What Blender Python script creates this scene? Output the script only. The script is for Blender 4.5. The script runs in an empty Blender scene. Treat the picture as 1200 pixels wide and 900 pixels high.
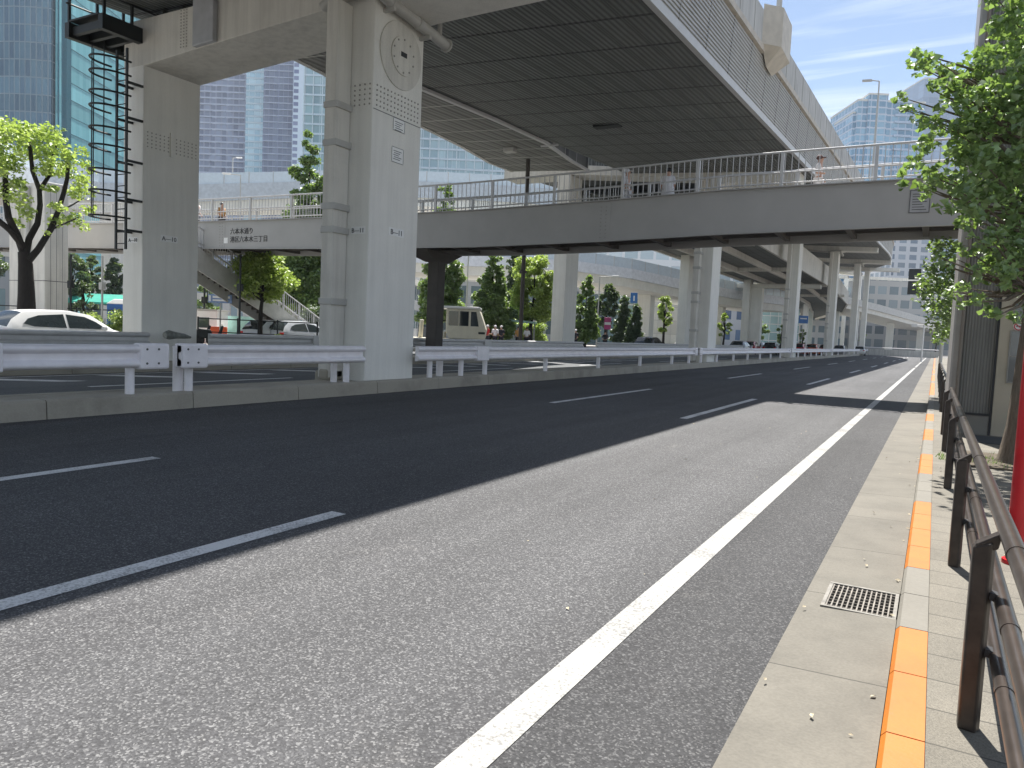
import bpy, math, random
import numpy as np
from mathutils import Vector, Matrix
random.seed(7)
RNG = np.random.default_rng(11)
sc = bpy.context.scene
COL = sc.collection

# ---------------------------------------------------------------- camera
CAM_Z = 1.5
R_ = Vector((0.8701019, 0.4909183, 0.0438388))
U_ = Vector((-0.0727399, 0.0399323, 0.9965512))
F_ = Vector((-0.4874746, 0.8702900, -0.0704545))
FPX = 880.0
cd = bpy.data.cameras.new('camera')
cam = bpy.data.objects.new('camera', cd)
COL.objects.link(cam)
m = Matrix((R_, U_, -F_)).transposed().to_4x4()
m.translation = Vector((0, 0, CAM_Z))
cam.matrix_world = m
cd.sensor_width = 36.0
cd.lens = FPX / 1200 * 36
cd.clip_start = 0.05
cd.clip_end = 5000
sc.camera = cam

# ---------------------------------------------------------------- sun and sky
SUN = Vector((-0.185, 0.56, 1.0)).normalized()
EL = math.asin(SUN.z)
AZ = math.atan2(SUN.x, SUN.y)
w = bpy.data.worlds.new('World')
sc.world = w
w.use_nodes = True
nt = w.node_tree
nt.nodes.clear()
o = nt.nodes.new('ShaderNodeOutputWorld')
bg = nt.nodes.new('ShaderNodeBackground')
sky = nt.nodes.new('ShaderNodeTexSky')
sky.sky_type = 'NISHITA'
sky.sun_disc = False
sky.sun_elevation = EL
sky.sun_rotation = AZ
sky.air_density = 1.0
sky.dust_density = 0.3
sky.ozone_density = 2.2
bg.inputs['Strength'].default_value = 0.06
tc = nt.nodes.new('ShaderNodeTexCoord')
sep = nt.nodes.new('ShaderNodeSeparateXYZ')
nt.links.new(tc.outputs['Generated'], sep.inputs[0])
def wmath(op, a, b=None):
    n = nt.nodes.new('ShaderNodeMath'); n.operation = op
    for i, x in enumerate((a, b)):
        if x is None: continue
        if isinstance(x, (int, float)): n.inputs[i].default_value = x
        else: nt.links.new(x, n.inputs[i])
    return n.outputs[0]
zc = wmath('MAXIMUM', sep.outputs[2], 0.05)
comb = nt.nodes.new('ShaderNodeCombineXYZ')
nt.links.new(wmath('DIVIDE', sep.outputs[0], zc), comb.inputs[0])
nt.links.new(wmath('DIVIDE', sep.outputs[1], zc), comb.inputs[1])
mp = nt.nodes.new('ShaderNodeMapping')
mp.inputs['Rotation'].default_value = (0, 0, math.radians(56))
mp.inputs['Scale'].default_value = (0.45, 2.3, 1)
mp.inputs['Location'].default_value = (1.9, 0.6, 0)
nt.links.new(comb.outputs[0], mp.inputs[0])
no = nt.nodes.new('ShaderNodeTexNoise')
no.inputs['Scale'].default_value = 0.9
no.inputs['Detail'].default_value = 7
no.inputs['Roughness'].default_value = 0.55
no.inputs['Distortion'].default_value = 0.5
nt.links.new(mp.outputs[0], no.inputs['Vector'])
cr = nt.nodes.new('ShaderNodeValToRGB')
cr.color_ramp.elements[0].position = 0.44
cr.color_ramp.elements[0].color = (0, 0, 0, 1)
cr.color_ramp.elements[1].position = 0.70
cr.color_ramp.elements[1].color = (0.85, 0.85, 0.85, 1)
nt.links.new(no.outputs['Fac'], cr.inputs[0])
mx = nt.nodes.new('ShaderNodeMix'); mx.data_type = 'RGBA'
nt.links.new(cr.outputs[0], mx.inputs[0])
nt.links.new(sky.outputs[0], mx.inputs[6])
mx.inputs[7].default_value = (10.0, 10.3, 10.6, 1)
nt.links.new(mx.outputs[2], bg.inputs[0])
nt.links.new(bg.outputs[0], o.inputs[0])

sd = bpy.data.lights.new('sun', 'SUN')
sd.energy = 5.0
sd.angle = math.radians(0.53)
sd.color = (1.0, 0.962, 0.91)
so = bpy.data.objects.new('sun', sd)
COL.objects.link(so)
so.rotation_euler = SUN.to_track_quat('Z', 'Y').to_euler()
so.location = (0, 0, 60)

sc.view_settings.view_transform = 'Standard'
sc.view_settings.look = 'None'
sc.view_settings.gamma = 1
sc.view_settings.exposure = 1.17
sc.cycles.max_bounces = 8
sc.cycles.diffuse_bounces = 5
sc.cycles.glossy_bounces = 3
sc.cycles.transmission_bounces = 4
sc.cycles.transparent_max_bounces = 8

# ---------------------------------------------------------------- survey helpers (photo pixel -> real point)
def ray(x, y): return (x - 600) * R_ - (y - 450) * U_ + FPX * F_
ORG = Vector((0, 0, CAM_Z))
def atX(x, y, X): d = ray(x, y); return ORG + d * (X / d.x)
def atY(x, y, Y): d = ray(x, y); return ORG + d * (Y / d.y)
def atZ(x, y, z=0.0): d = ray(x, y); return ORG + d * ((z - CAM_Z) / d.z)
def atD(x, y, D): return ORG + ray(x, y) * (D / FPX)

# ---------------------------------------------------------------- mesh builder
class MB:
    def __init__(s): s.v = []; s.f = []; s.m = []
    def add(s, vs, fs, mi=0):
        b = len(s.v); s.v += [tuple(p) for p in vs]
        s.f += [tuple(b + i for i in f) for f in fs]; s.m += [mi] * len(fs); return s
    def box(s, x0, x1, y0, y1, z0, z1, mi=0):
        return s.hexa([(x0,y0,z0),(x1,y0,z0),(x1,y1,z0),(x0,y1,z0),(x0,y0,z1),(x1,y0,z1),(x1,y1,z1),(x0,y1,z1)], mi)
    def hexa(s, p, mi=0):
        return s.add(p, [(0,3,2,1),(4,5,6,7),(0,1,5,4),(1,2,6,5),(2,3,7,6),(3,0,4,7)], mi)
    def beam(s, a, b, wd, h, mi=0, up=(0,0,1)):
        a = Vector(a); b = Vector(b); d = (b - a).normalized()
        u = Vector(up); sd_ = d.cross(u)
        if sd_.length < 1e-4: sd_ = d.cross(Vector((1,0,0)))
        sd_.normalize(); u = sd_.cross(d).normalized()
        p = []
        for q in (a, b):
            for i, j in ((-1,-1),(1,-1),(1,1),(-1,1)): p.append(q + sd_ * wd/2 * i + u * h/2 * j)
        return s.add(p, [(0,1,2,3),(7,6,5,4),(0,4,5,1),(1,5,6,2),(2,6,7,3),(3,7,4,0)], mi)
    def sweep(s, prof, path, mi=0, closed=True, side=None):
        """prof: (across, up) points; path: world points, profile kept upright"""
        path = [Vector(p) for p in path]; n = len(prof); vs = []
        for i, p in enumerate(path):
            t = path[min(i+1, len(path)-1)] - path[max(i-1, 0)]; t.z = 0; t.normalize()
            sx = Vector((t.y, -t.x, 0))
            for a, b in prof: vs.append(p + sx * a + Vector((0, 0, b)))
        fs = []
        k = n if closed else n - 1
        for i in range(len(path) - 1):
            for j in range(k):
                a = i*n + j; b = i*n + (j+1) % n
                fs.append((a, b, b + n, a + n))
        if closed:
            fs.append(tuple(range(n-1, -1, -1))); fs.append(tuple((len(path)-1)*n + j for j in range(n)))
        return s.add(vs, fs, mi)
    def tube(s, pts, r, n=8, mi=0, cap=True):
        pts = [Vector(p) for p in pts]
        rs = r if isinstance(r, (list, tuple)) else [r] * len(pts)
        vs = []; prev = None
        for i, p in enumerate(pts):
            t = (pts[min(i+1, len(pts)-1)] - pts[max(i-1, 0)]).normalized()
            if prev is None:
                a = t.cross(Vector((0,0,1)))
                if a.length < 0.05: a = t.cross(Vector((0,1,0)))
            else:
                a = prev - t * prev.dot(t)
            a.normalize(); prev = a; b = t.cross(a)
            for k in range(n):
                th = 2 * math.pi * k / n
                vs.append(p + (a * math.cos(th) + b * math.sin(th)) * rs[i])
        fs = [(i*n + k, i*n + (k+1) % n, (i+1)*n + (k+1) % n, (i+1)*n + k) for i in range(len(pts)-1) for k in range(n)]
        if cap: fs += [tuple(range(n-1, -1, -1)), tuple((len(pts)-1)*n + k for k in range(n))]
        return s.add(vs, fs, mi)
    def disc(s, c, nrm, r, h, n=24, mi=0):
        c = Vector(c); nrm = Vector(nrm).normalized()
        return s.tube([c, c + nrm * h], r, n, mi)
    def prism(s, poly, axis, a, b, mi=0):
        def P(u, v, t): return {'x': (t, u, v), 'y': (u, t, v), 'z': (u, v, t)}[axis]
        n = len(poly)
        vs = [P(u, v, a) for u, v in poly] + [P(u, v, b) for u, v in poly]
        fs = [tuple(range(n-1, -1, -1)), tuple(range(n, 2*n))] + [(i, (i+1) % n, n + (i+1) % n, n + i) for i in range(n)]
        return s.add(vs, fs, mi)

ROOT = {}
SPLIT = {'brackets':'bracket','bracket':'bracket','pipe_clamps':'pipe_clamp','pipe_bracket':'pipe_bracket','cage_bars':'cage_bar','rungs':'rung',
 'floor_beams':'floor_beam','splice_plate':'splice_plate','fence_rails':'rail','machinery':'machinery','balcony_bands':'balcony_band','mullions':'mullion',
 'treads':'tread','handrail':'handrail','walk_beam':'beam','pipe':'pipe','corner_trim':'corner_trim','joint_strip':'joint_strip','left_parapet':'left_parapet',
 'top_arm':'top_arm','seam_trim':'seam_trim','cover_bolts':'bolt','splice_bolts':'bolt','fascia_joints':'fascia_joint','parapet_joints':'parapet_joint','mast':'mast','floor_lines':'floor_line','barrier_posts':'barrier_post','bench':'bench','lamp_head':'lamp_head','bolts':'bolt','stair_railing':'baluster','red_ring':'red_ring'}
def components(mb):
    par = list(range(len(mb.v)))
    def fd(x):
        while par[x] != x: par[x] = par[par[x]]; x = par[x]
        return x
    for f in mb.f:
        for i in f[1:]: par[fd(i)] = fd(f[0])
    out = {}
    for f, mi in zip(mb.f, mb.m):
        r = fd(f[0])
        if r not in out: out[r] = (MB(), {})
        c_, mp_ = out[r]
        for i in f:
            if i not in mp_: mp_[i] = len(c_.v); c_.v.append(mb.v[i])
        c_.f.append(tuple(mp_[i] for i in f)); c_.m.append(mi)
    return [c_ for c_, _ in out.values()]
def mesh_obj(name, mb, mats, parent=None, smooth=False, bevel=0, local=False, origin=None):
    me = bpy.data.meshes.new(name)
    off = Vector((0, 0, 0))
    if parent is not None and not local: off = ROOT.get(parent.name, Vector((0,0,0)))
    if parent is None and origin is not None: off = Vector(origin)
    if name in SPLIT:
        comps = components(mb)
        nm = SPLIT[name]
        if len(comps) > 1:
            obs = [mesh_obj(nm, c_, mats, parent, smooth, bevel, local, origin) for c_ in comps]
            return obs[0]
        name = nm; me.name = nm
    used = sorted({i for f in mb.f for i in f})
    if len(used) < len(mb.v):
        rm = {a: b for b, a in enumerate(used)}
        mb.v = [mb.v[i] for i in used]; mb.f = [tuple(rm[i] for i in f) for f in mb.f]
    vs = [(p[0]-off[0], p[1]-off[1], p[2]-off[2]) for p in mb.v]
    me.from_pydata(vs, [], mb.f)
    if not isinstance(mats, (list, tuple)): mats = [mats]
    for q in mats: me.materials.append(q)
    me.polygons.foreach_set('material_index', mb.m)
    import bmesh
    bm = bmesh.new(); bm.from_mesh(me); bmesh.ops.recalc_face_normals(bm, faces=bm.faces); bm.to_mesh(me); bm.free()
    if smooth:
        me.polygons.foreach_set('use_smooth', [True] * len(me.polygons))
    ob = bpy.data.objects.new(name, me); COL.objects.link(ob)
    if parent is not None:
        ob.parent = parent; ROOT[ob.name] = off
    elif origin is not None: ob.location = off
    if bevel:
        b = ob.modifiers.new('bevel', 'BEVEL'); b.width = bevel; b.segments = 2; b.limit_method = 'ANGLE'; b.angle_limit = math.radians(40)
    if smooth == 'auto':
        es = ob.modifiers.new('es', 'EDGE_SPLIT'); es.split_angle = math.radians(38)
    return ob
def struct(name, mb, mats, **k):
    ob = mesh_obj(name, mb, mats, **k); ob['kind'] = 'structure'; return ob
def tag(ob, label, cat, group=None, kind=None):
    ob['label'] = label; ob['category'] = cat
    if group: ob['group'] = group
    if kind: ob['kind'] = kind
    return ob
def thing(name, label, cat, loc=(0,0,0), rotz=0, group=None):
    e = bpy.data.objects.new(name, None); COL.objects.link(e)
    e.location = loc; e.rotation_euler = (0, 0, rotz); e.empty_display_size = 0.3
    ROOT[e.name] = Vector(loc)
    return tag(e, label, cat, group)
def copy_tree(ob, parent=None):
    c = ob.copy(); COL.objects.link(c)
    if parent is not None: c.parent = parent
    for ch in list(ob.children): copy_tree(ch, c)
    return c

# ---------------------------------------------------------------- materials
class NT:
    def __init__(s, name):
        s.mat = bpy.data.materials.new(name); s.mat.use_nodes = True
        s.t = s.mat.node_tree; s.n = s.t.nodes; s.l = s.t.links
        s.b = s.n['Principled BSDF']; s.out = s.n['Material Output']
    def new(s, ty, **k):
        q = s.n.new(ty)
        for a, b in k.items(): setattr(q, a, b)
        return q
    def put(s, sock, v):
        if isinstance(v, bpy.types.NodeSocket): s.l.new(v, sock)
        elif isinstance(v, (tuple, list)) and len(v) == 3 and sock.type == 'RGBA': sock.default_value = (*v, 1)
        else: sock.default_value = v
    def math(s, op, a, b=0.0, c=None, clamp=False):
        q = s.new('ShaderNodeMath', operation=op); q.use_clamp = clamp
        s.put(q.inputs[0], a); s.put(q.inputs[1], b)
        if c is not None: s.put(q.inputs[2], c)
        return q.outputs[0]
    def mix(s, f, a, b, blend='MIX'):
        q = s.new('ShaderNodeMix', data_type='RGBA', blend_type=blend)
        s.put(q.inputs[0], f); s.put(q.inputs[6], a); s.put(q.inputs[7], b); return q.outputs[2]
    def co(s, scale=(1,1,1), kind='Object', rot=(0,0,0)):
        t = s.new('ShaderNodeTexCoord'); mp_ = s.new('ShaderNodeMapping')
        mp_.inputs['Scale'].default_value = scale; mp_.inputs['Rotation'].default_value = rot
        s.l.new(t.outputs[kind], mp_.inputs[0]); return mp_.outputs[0]
    def noise(s, vec, scale, detail=4, rough=0.55, dist=0.0):
        q = s.new('ShaderNodeTexNoise'); s.l.new(vec, q.inputs['Vector'])
        q.inputs['Scale'].default_value = scale; q.inputs['Detail'].default_value = detail
        q.inputs['Roughness'].default_value = rough; q.inputs['Distortion'].default_value = dist
        return q.outputs['Fac']
    def ramp(s, f, stops):
        q = s.new('ShaderNodeValToRGB'); s.l.new(f, q.inputs[0]); e = q.color_ramp.elements
        while len(e) < len(stops): e.new(0.5)
        for i, (p, c) in enumerate(stops):
            e[i].position = p; e[i].color = (*c, 1) if isinstance(c, (tuple, list)) else (c, c, c, 1)
        return q.outputs[0]
    def bump(s, h, strength=0.3, dist=0.01):
        q = s.new('ShaderNodeBump'); s.put(q.inputs['Height'], h)
        q.inputs['Strength'].default_value = strength; q.inputs['Distance'].default_value = dist
        s.l.new(q.outputs[0], s.b.inputs['Normal']); return q
    def fin(s, col, rough=0.6, metal=0.0, spec=None):
        s.put(s.b.inputs['Base Color'], col); s.put(s.b.inputs['Roughness'], rough); s.put(s.b.inputs['Metallic'], metal)
        if spec is not None: s.put(s.b.inputs['Specular IOR Level'], spec)
        return s.mat

def plain(name, c, rough=0.5, metal=0.0, var=0.12, scale=3.0, spec=None, bump=0.0):
    n = NT(name); v = n.co()
    f = n.noise(v, scale, 5)
    k = n.ramp(f, [(0.3, 1 - var), (0.7, 1 + var)])
    col = n.mix(1.0, c, k, 'MULTIPLY')
    if bump: n.bump(n.noise(v, scale * 12, 3), bump, 0.01)
    return n.fin(col, rough, metal, spec)

def concrete(name, c, stain=0.35, streak=True, rough=0.8):
    n = NT(name); v = n.co()
    f = n.noise(v, 0.9, 6, 0.6)
    k = n.ramp(f, [(0.25, 1 - stain * 0.5), (0.5, 1.0), (0.8, 1.08)])
    col = n.mix(1.0, c, k, 'MULTIPLY')
    if streak:
        f2 = n.noise(n.co((5, 5, 0.28)), 1.0, 5, 0.6)
        k2 = n.ramp(f2, [(0.42, 1.0), (0.7, 1 - stain)])
        col = n.mix(0.7, col, n.mix(1.0, col, k2, 'MULTIPLY'))
    g = n.noise(v, 40, 3)
    col = n.mix(1.0, col, n.ramp(g, [(0.3, 0.94), (0.7, 1.05)]), 'MULTIPLY')
    n.bump(n.noise(v, 18, 5), 0.25, 0.01)
    return n.fin(col, rough)

def asphalt(name, lo, hi, patch=0.2):
    n = NT(name); v = n.co()
    vor = n.new('ShaderNodeTexVoronoi'); n.l.new(v, vor.inputs['Vector']); vor.inputs['Scale'].default_value = 120
    sp = n.new('ShaderNodeSeparateColor'); n.l.new(vor.outputs['Color'], sp.inputs[0])
    a = n.ramp(sp.outputs[0], [(0.0, lo), (0.72, tuple(x * 1.4 for x in lo)), (1.0, hi)])
    vb = n.new('ShaderNodeTexVoronoi'); n.l.new(v, vb.inputs['Vector']); vb.inputs['Scale'].default_value = 85
    sb = n.new('ShaderNodeSeparateColor'); n.l.new(vb.outputs['Color'], sb.inputs[0])
    a = n.mix(1.0, a, n.ramp(sb.outputs[1], [(0.0, 0.8), (1.0, 1.2)]), 'MULTIPLY')
    big = n.noise(v, 0.25, 5, 0.6)
    a = n.mix(1.0, a, n.ramp(big, [(0.3, 1 - patch), (0.7, 1 + patch)]), 'MULTIPLY')
    st = n.noise(n.co((1, 0.6, 1)), 1.4, 7, 0.72)
    a = n.mix(n.ramp(st, [(0.60, 0.0), (0.74, 0.55)]), a, n.mix(1.0, a, (1.55, 1.5, 1.42), 'MULTIPLY'))
    oil = n.noise(n.co((2.2, 0.35, 1)), 0.8, 5, 0.6)
    a = n.mix(n.ramp(oil, [(0.58, 0.0), (0.72, 0.6)]), a, n.mix(1.0, a, (0.72, 0.72, 0.73), 'MULTIPLY'))
    lane = n.noise(n.co((1.3, 0.03, 1)), 1.0, 3)
    a = n.mix(1.0, a, n.ramp(lane, [(0.35, 0.88), (0.65, 1.12)]), 'MULTIPLY')
    tr = n.new('ShaderNodeTexCoord'); sx = n.new('ShaderNodeSeparateXYZ'); n.l.new(tr.outputs['Object'], sx.inputs[0])
    sh = n.math('MULTIPLY_ADD', sx.outputs[0], 1.0, 2.0, True)          # newer, darker shoulder strip by the gutter
    a = n.mix(1.0, a, n.ramp(sh, [(0.0, 1.08), (0.55, 0.98), (0.8, 0.72)]), 'MULTIPLY')
    n.bump(vor.outputs['Distance'], 0.4, 0.004)
    return n.fin(a, 0.8, spec=0.2)

def paint_line(name, c):
    n = NT(name); v = n.co()
    f = n.noise(v, 60, 4, 0.7)
    f2 = n.noise(v, 1.7, 5, 0.6)
    s_ = n.math('ADD', f, n.math('MULTIPLY', f2, 0.7))
    col = n.mix(n.ramp(s_, [(0.84, 0.0), (1.0, 0.85)]), c, tuple(q * 0.35 for q in c))
    n.bump(f, 0.25, 0.004)
    return n.fin(col, 0.6)

def facade(name, bay, floor, ga, gb, frame, fu=0.08, fv=0.25, rough=0.1, metal=0.0, sill=None, fstart=0.0):
    """curtain wall or window grid, measured along the wall in metres"""
    n = NT(name); t = n.new('ShaderNodeTexCoord')
    s1 = n.new('ShaderNodeSeparateXYZ'); n.l.new(t.outputs['Object'], s1.inputs[0])
    s2 = n.new('ShaderNodeSeparateXYZ'); n.l.new(t.outputs['Normal'], s2.inputs[0])
    isx = n.math('GREATER_THAN', n.math('ABSOLUTE', s2.outputs[0]), 0.7)
    u = n.math('ADD', n.math('MULTIPLY', s1.outputs[1], isx), n.math('MULTIPLY', s1.outputs[0], n.math('SUBTRACT', 1.0, isx)))
    su = n.math('DIVIDE', n.math('ADD', u, 500 * bay), bay); sv = n.math('DIVIDE', n.math('ADD', s1.outputs[2], 50 * floor + fstart), floor)
    mu = n.math('LESS_THAN', n.math('FRACT', su), fu)
    mv = n.math('LESS_THAN', n.math('FRACT', sv), fv)
    cb = n.new('ShaderNodeCombineXYZ')
    n.l.new(n.math('FLOOR', su), cb.inputs[0]); n.l.new(n.math('FLOOR', sv), cb.inputs[1]); n.l.new(isx, cb.inputs[2])
    wn = n.new('ShaderNodeTexWhiteNoise'); n.l.new(cb.outputs[0], wn.inputs['Vector'])
    g = n.mix(wn.outputs['Value'], ga, gb)
    cb2 = n.new('ShaderNodeCombineXYZ'); n.l.new(n.math('FLOOR', sv), cb2.inputs[1])
    wn2 = n.new('ShaderNodeTexWhiteNoise'); n.l.new(cb2.outputs[0], wn2.inputs['Vector'])
    g = n.mix(1.0, g, n.ramp(wn2.outputs['Value'], [(0, 0.85), (1, 1.15)]), 'MULTIPLY')
    fr = n.math('MAXIMUM', mu, mv)
    frc = n.mix(mv, frame, sill or frame)
    top = n.math('GREATER_THAN', n.math('ABSOLUTE', s2.outputs[2]), 0.7)
    fr = n.math('MAXIMUM', fr, top)
    col = n.mix(fr, g, frc)
    n.bump(n.math('SUBTRACT', 1.0, fr), 0.6, -0.08)
    return n.fin(col, n.math('ADD', n.math('MULTIPLY', fr, 0.5), rough), n.math('MULTIPLY', n.math('SUBTRACT', 1.0, fr), metal), 0.6)

def leafmat(name, a, b, trans=0.45, gloss=0.12):
    n = NT(name)
    g = n.new('ShaderNodeNewGeometry')
    c = n.ramp(g.outputs['Random Per Island'], [(0.0, a), (0.6, b), (1.0, tuple(min(1, x * 1.3) for x in b))])
    df = n.new('ShaderNodeBsdfDiffuse'); n.l.new(c, df.inputs[0])
    tl = n.new('ShaderNodeBsdfTranslucent'); n.l.new(n.mix(0.35, c, (0.35, 0.5, 0.03)), tl.inputs[0])
    gl = n.new('ShaderNodeBsdfGlossy'); gl.inputs['Roughness'].default_value = 0.5; gl.inputs['Color'].default_value = (1, 1, 1, 1)
    m1 = n.new('ShaderNodeMixShader'); m1.inputs[0].default_value = trans
    n.l.new(df.outputs[0], m1.inputs[1]); n.l.new(tl.outputs[0], m1.inputs[2])
    m2 = n.new('ShaderNodeMixShader'); m2.inputs[0].default_value = gloss
    n.l.new(m1.outputs[0], m2.inputs[1]); n.l.new(gl.outputs[0], m2.inputs[2])
    n.l.new(m2.outputs[0], n.out.inputs[0]); return n.mat

def bark(name, c):
    n = NT(name); v = n.co((9, 9, 1.6)); f = n.noise(v, 3, 6, 0.7, 0.6)
    col = n.ramp(f, [(0.3, tuple(x * 0.45 for x in c)), (0.65, c), (0.8, tuple(min(1, x * 1.5) for x in c))])
    n.bump(f, 0.9, 0.03); return n.fin(col, 0.9)

def glassmat(name, c=(0.03, 0.04, 0.045), rough=0.05):
    n = NT(name); v = n.co(); return n.fin(n.mix(n.noise(v, 1.5, 2), c, tuple(min(1, x * 2.2) for x in c)), rough, 0.0, 0.9)

M = {}
M['asphalt'] = asphalt('asphalt_worn', (0.053, 0.053, 0.0545), (0.178, 0.177, 0.175), 0.12)
M['asphalt2'] = asphalt('asphalt_centre', (0.075, 0.08, 0.082), (0.17, 0.17, 0.17), 0.12)
M['ground'] = plain('ground_dirt', (0.16, 0.15, 0.14), 0.95, scale=0.6)
M['line'] = paint_line('road_paint', (0.66, 0.66, 0.65))  # lighter tone offsets the viaduct shade over the lane lines
M['worn_sunlit_line'] = paint_line('worn_sunlit_edge_paint', (0.32, 0.315, 0.297))  # worn paint, its colour also toned down for direct sun
def kerb_paint(name, c):
    n = NT(name); v = n.co()
    col = n.mix(1.0, c, n.ramp(n.noise(v, 4, 6, 0.65), [(0.3, 0.86), (0.65, 1.05)]), 'MULTIPLY')
    sc_ = n.noise(n.co((14, 3, 6)), 2.2, 6, 0.7)
    col = n.mix(n.ramp(sc_, [(0.66, 0.0), (0.76, 0.75)]), col, (0.17, 0.11, 0.06))
    n.bump(n.noise(v, 60, 4), 0.25, 0.004); return n.fin(col, 0.6)
M['orange'] = kerb_paint('kerb_orange_paint', (0.43, 0.128, 0.004))
M['kerb'] = concrete('kerb_concrete', (0.175, 0.163, 0.136), 0.25, False)
M['pier'] = concrete('pier_concrete', (0.80, 0.79, 0.74), 0.11)
M['pier_b'] = concrete('pier_concrete_warm', (0.69, 0.67, 0.615), 0.25)
M['parapet'] = concrete('parapet_panels', (0.55, 0.545, 0.52), 0.4)
M['girder'] = plain('girder_paint', (0.38, 0.372, 0.36), 0.45, 0.0, 0.06, 1.2)
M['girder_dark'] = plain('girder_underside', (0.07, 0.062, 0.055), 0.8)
M['rail_white'] = plain('guardrail_paint', (0.86, 0.83, 0.85), 0.42, 0.0, 0.07, 4)
M['rail_grey'] = plain('railing_paint', (0.56, 0.555, 0.55), 0.4, 0.1, 0.08, 4)
M['brown'] = plain('brown_handrail_paint', (0.085, 0.068, 0.058), 0.30, 0.55, 0.2, 9)
M['brown_post'] = plain('brown_post_paint', (0.045, 0.036, 0.031), 0.38, 0.3, 0.35, 14)
M['red'] = plain('red_pole_paint', (0.55, 0.012, 0.02), 0.3, 0.0, 0.1, 5)
M['black'] = plain('black_steel', (0.018, 0.022, 0.022), 0.55, 0.2)
M['bolt'] = plain('bolt_steel', (0.12, 0.12, 0.12), 0.5, 0.6)
M['pbolt'] = plain('painted_bolt', (0.30, 0.29, 0.26), 0.6)
M['white'] = plain('white_paint', (0.78, 0.78, 0.77), 0.35, 0.0, 0.05)
M['plate'] = plain('sign_plate', (0.85, 0.85, 0.83), 0.45, 0.0, 0.05)
M['ink'] = plain('black_lettering', (0.02, 0.02, 0.022), 0.6)
M['pipe'] = plain('drain_pipe_paint', (0.46, 0.455, 0.43), 0.45, 0.0, 0.08)
M['beige'] = plain('beige_render', (0.44, 0.385, 0.30), 0.8, 0.0, 0.1, 2)
M['glass'] = glassmat('window_glass')
M['cglass'] = glassmat('car_glass', (0.015, 0.02, 0.022))
M['tyre'] = plain('tyre_rubber', (0.02, 0.02, 0.02), 0.85)
M['rim'] = plain('wheel_rim', (0.4, 0.4, 0.42), 0.3, 0.9)
M['tail'] = plain('tail_lamp_red', (0.55, 0.01, 0.012), 0.2)
M['leaf_near'] = leafmat('leaves_near', (0.06, 0.135, 0.03), (0.21, 0.33, 0.11), 0.45, 0.09)
M['leaf_lime'] = leafmat('leaves_lime', (0.16, 0.27, 0.035), (0.40, 0.50, 0.12), 0.5, 0.08)
M['leaf_mid'] = leafmat('leaves_mid', (0.07, 0.14, 0.035), (0.17, 0.27, 0.07), 0.45, 0.1)
M['leaf_dark'] = leafmat('leaves_dark', (0.02, 0.05, 0.025), (0.05, 0.10, 0.045), 0.3, 0.1)
M['bark_dark'] = bark('bark_dark', (0.026, 0.021, 0.018))
M['bark_pale'] = bark('bark_pale', (0.20, 0.16, 0.12))
M['skin'] = plain('skin', (0.55, 0.33, 0.24), 0.55, 0.0, 0.05)
M['hair'] = plain('hair_black', (0.015, 0.012, 0.01), 0.5)

# soffit cladding: corrugated sheet, joints every 2.2 m
def soffit_mat(name, base, joint, seam_w, rib=0.11, longseam=0.62, amp=0.5, lw=0.06):
    n = NT(name); t = n.new('ShaderNodeTexCoord'); s1 = n.new('ShaderNodeSeparateXYZ'); n.l.new(t.outputs['Object'], s1.inputs[0])
    x, y = s1.outputs[0], s1.outputs[1]
    fx = n.math('FRACT', n.math('DIVIDE', n.math('ADD', x, 500.0), rib))
    ribm = n.math('SINE', n.math('MULTIPLY', fx, 2 * math.pi))
    fy = n.math('FRACT', n.math('DIVIDE', n.math('ADD', y, 500.0), 2.2))
    jm = n.math('LESS_THAN', fy, seam_w)
    fl = n.math('FRACT', n.math('DIVIDE', n.math('ADD', x, 500.0), longseam))
    lm_ = n.math('LESS_THAN', fl, lw)
    c = n.mix(n.math('MULTIPLY_ADD', ribm, amp, 0.5), tuple(q * 0.55 for q in base), tuple(q * 1.35 for q in base))
    c = n.mix(lm_, c, tuple(q * 0.35 for q in base))
    c = n.mix(jm, c, joint)
    c = n.mix(1.0, c, n.ramp(n.noise(n.co(), 0.5, 5), [(0.3, 0.85), (0.7, 1.15)]), 'MULTIPLY')
    n.bump(ribm, 0.8, 0.02)
    return n.fin(c, 0.55)
M['soffit'] = soffit_mat('soffit_corrugated', (0.13, 0.138, 0.128), (0.02, 0.02, 0.02), 0.06, 0.16, 0.8, 0.5)
M['soffit_b'] = soffit_mat('soffit_panels', (0.15, 0.148, 0.135), (0.45, 0.44, 0.40), 0.04, 0.31, 0.62, 0.0, 0.22)
M['fascia'] = plain('fascia_cladding', (0.40, 0.39, 0.365), 0.5, 0.0, 0.08, 1.5)
M['flange'] = plain('fascia_flange', (0.56, 0.56, 0.56), 0.45, 0.0, 0.05)

# ================================================================= GROUND AND ROAD
mb = MB(); mb.add([(-950,-300,-0.06),(950,-300,-0.06),(950,1250,-0.06),(-950,1250,-0.06)], [(0,1,2,3)])
struct('ground', mb, M['ground'])
mb = MB(); mb.add([(-10.6,-14,0),(-0.575,-14,0),(-0.575,330,0),(-10.6,330,0)], [(0,1,2,3)])
struct('road', mb, M['asphalt'])
mb = MB(); mb.add([(-18.1,-30,0),(-11.7,-30,0),(-11.7,330,0),(-18.1,330,0)], [(0,1,2,3)])
struct('centre_road', mb, M['asphalt2'])
mb = MB(); mb.add([(-28.0,-30,0),(-20.0,-30,0),(-20.0,330,0),(-28.0,330,0)], [(0,1,2,3)])
struct('far_road', mb, M['asphalt2'])

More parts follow.
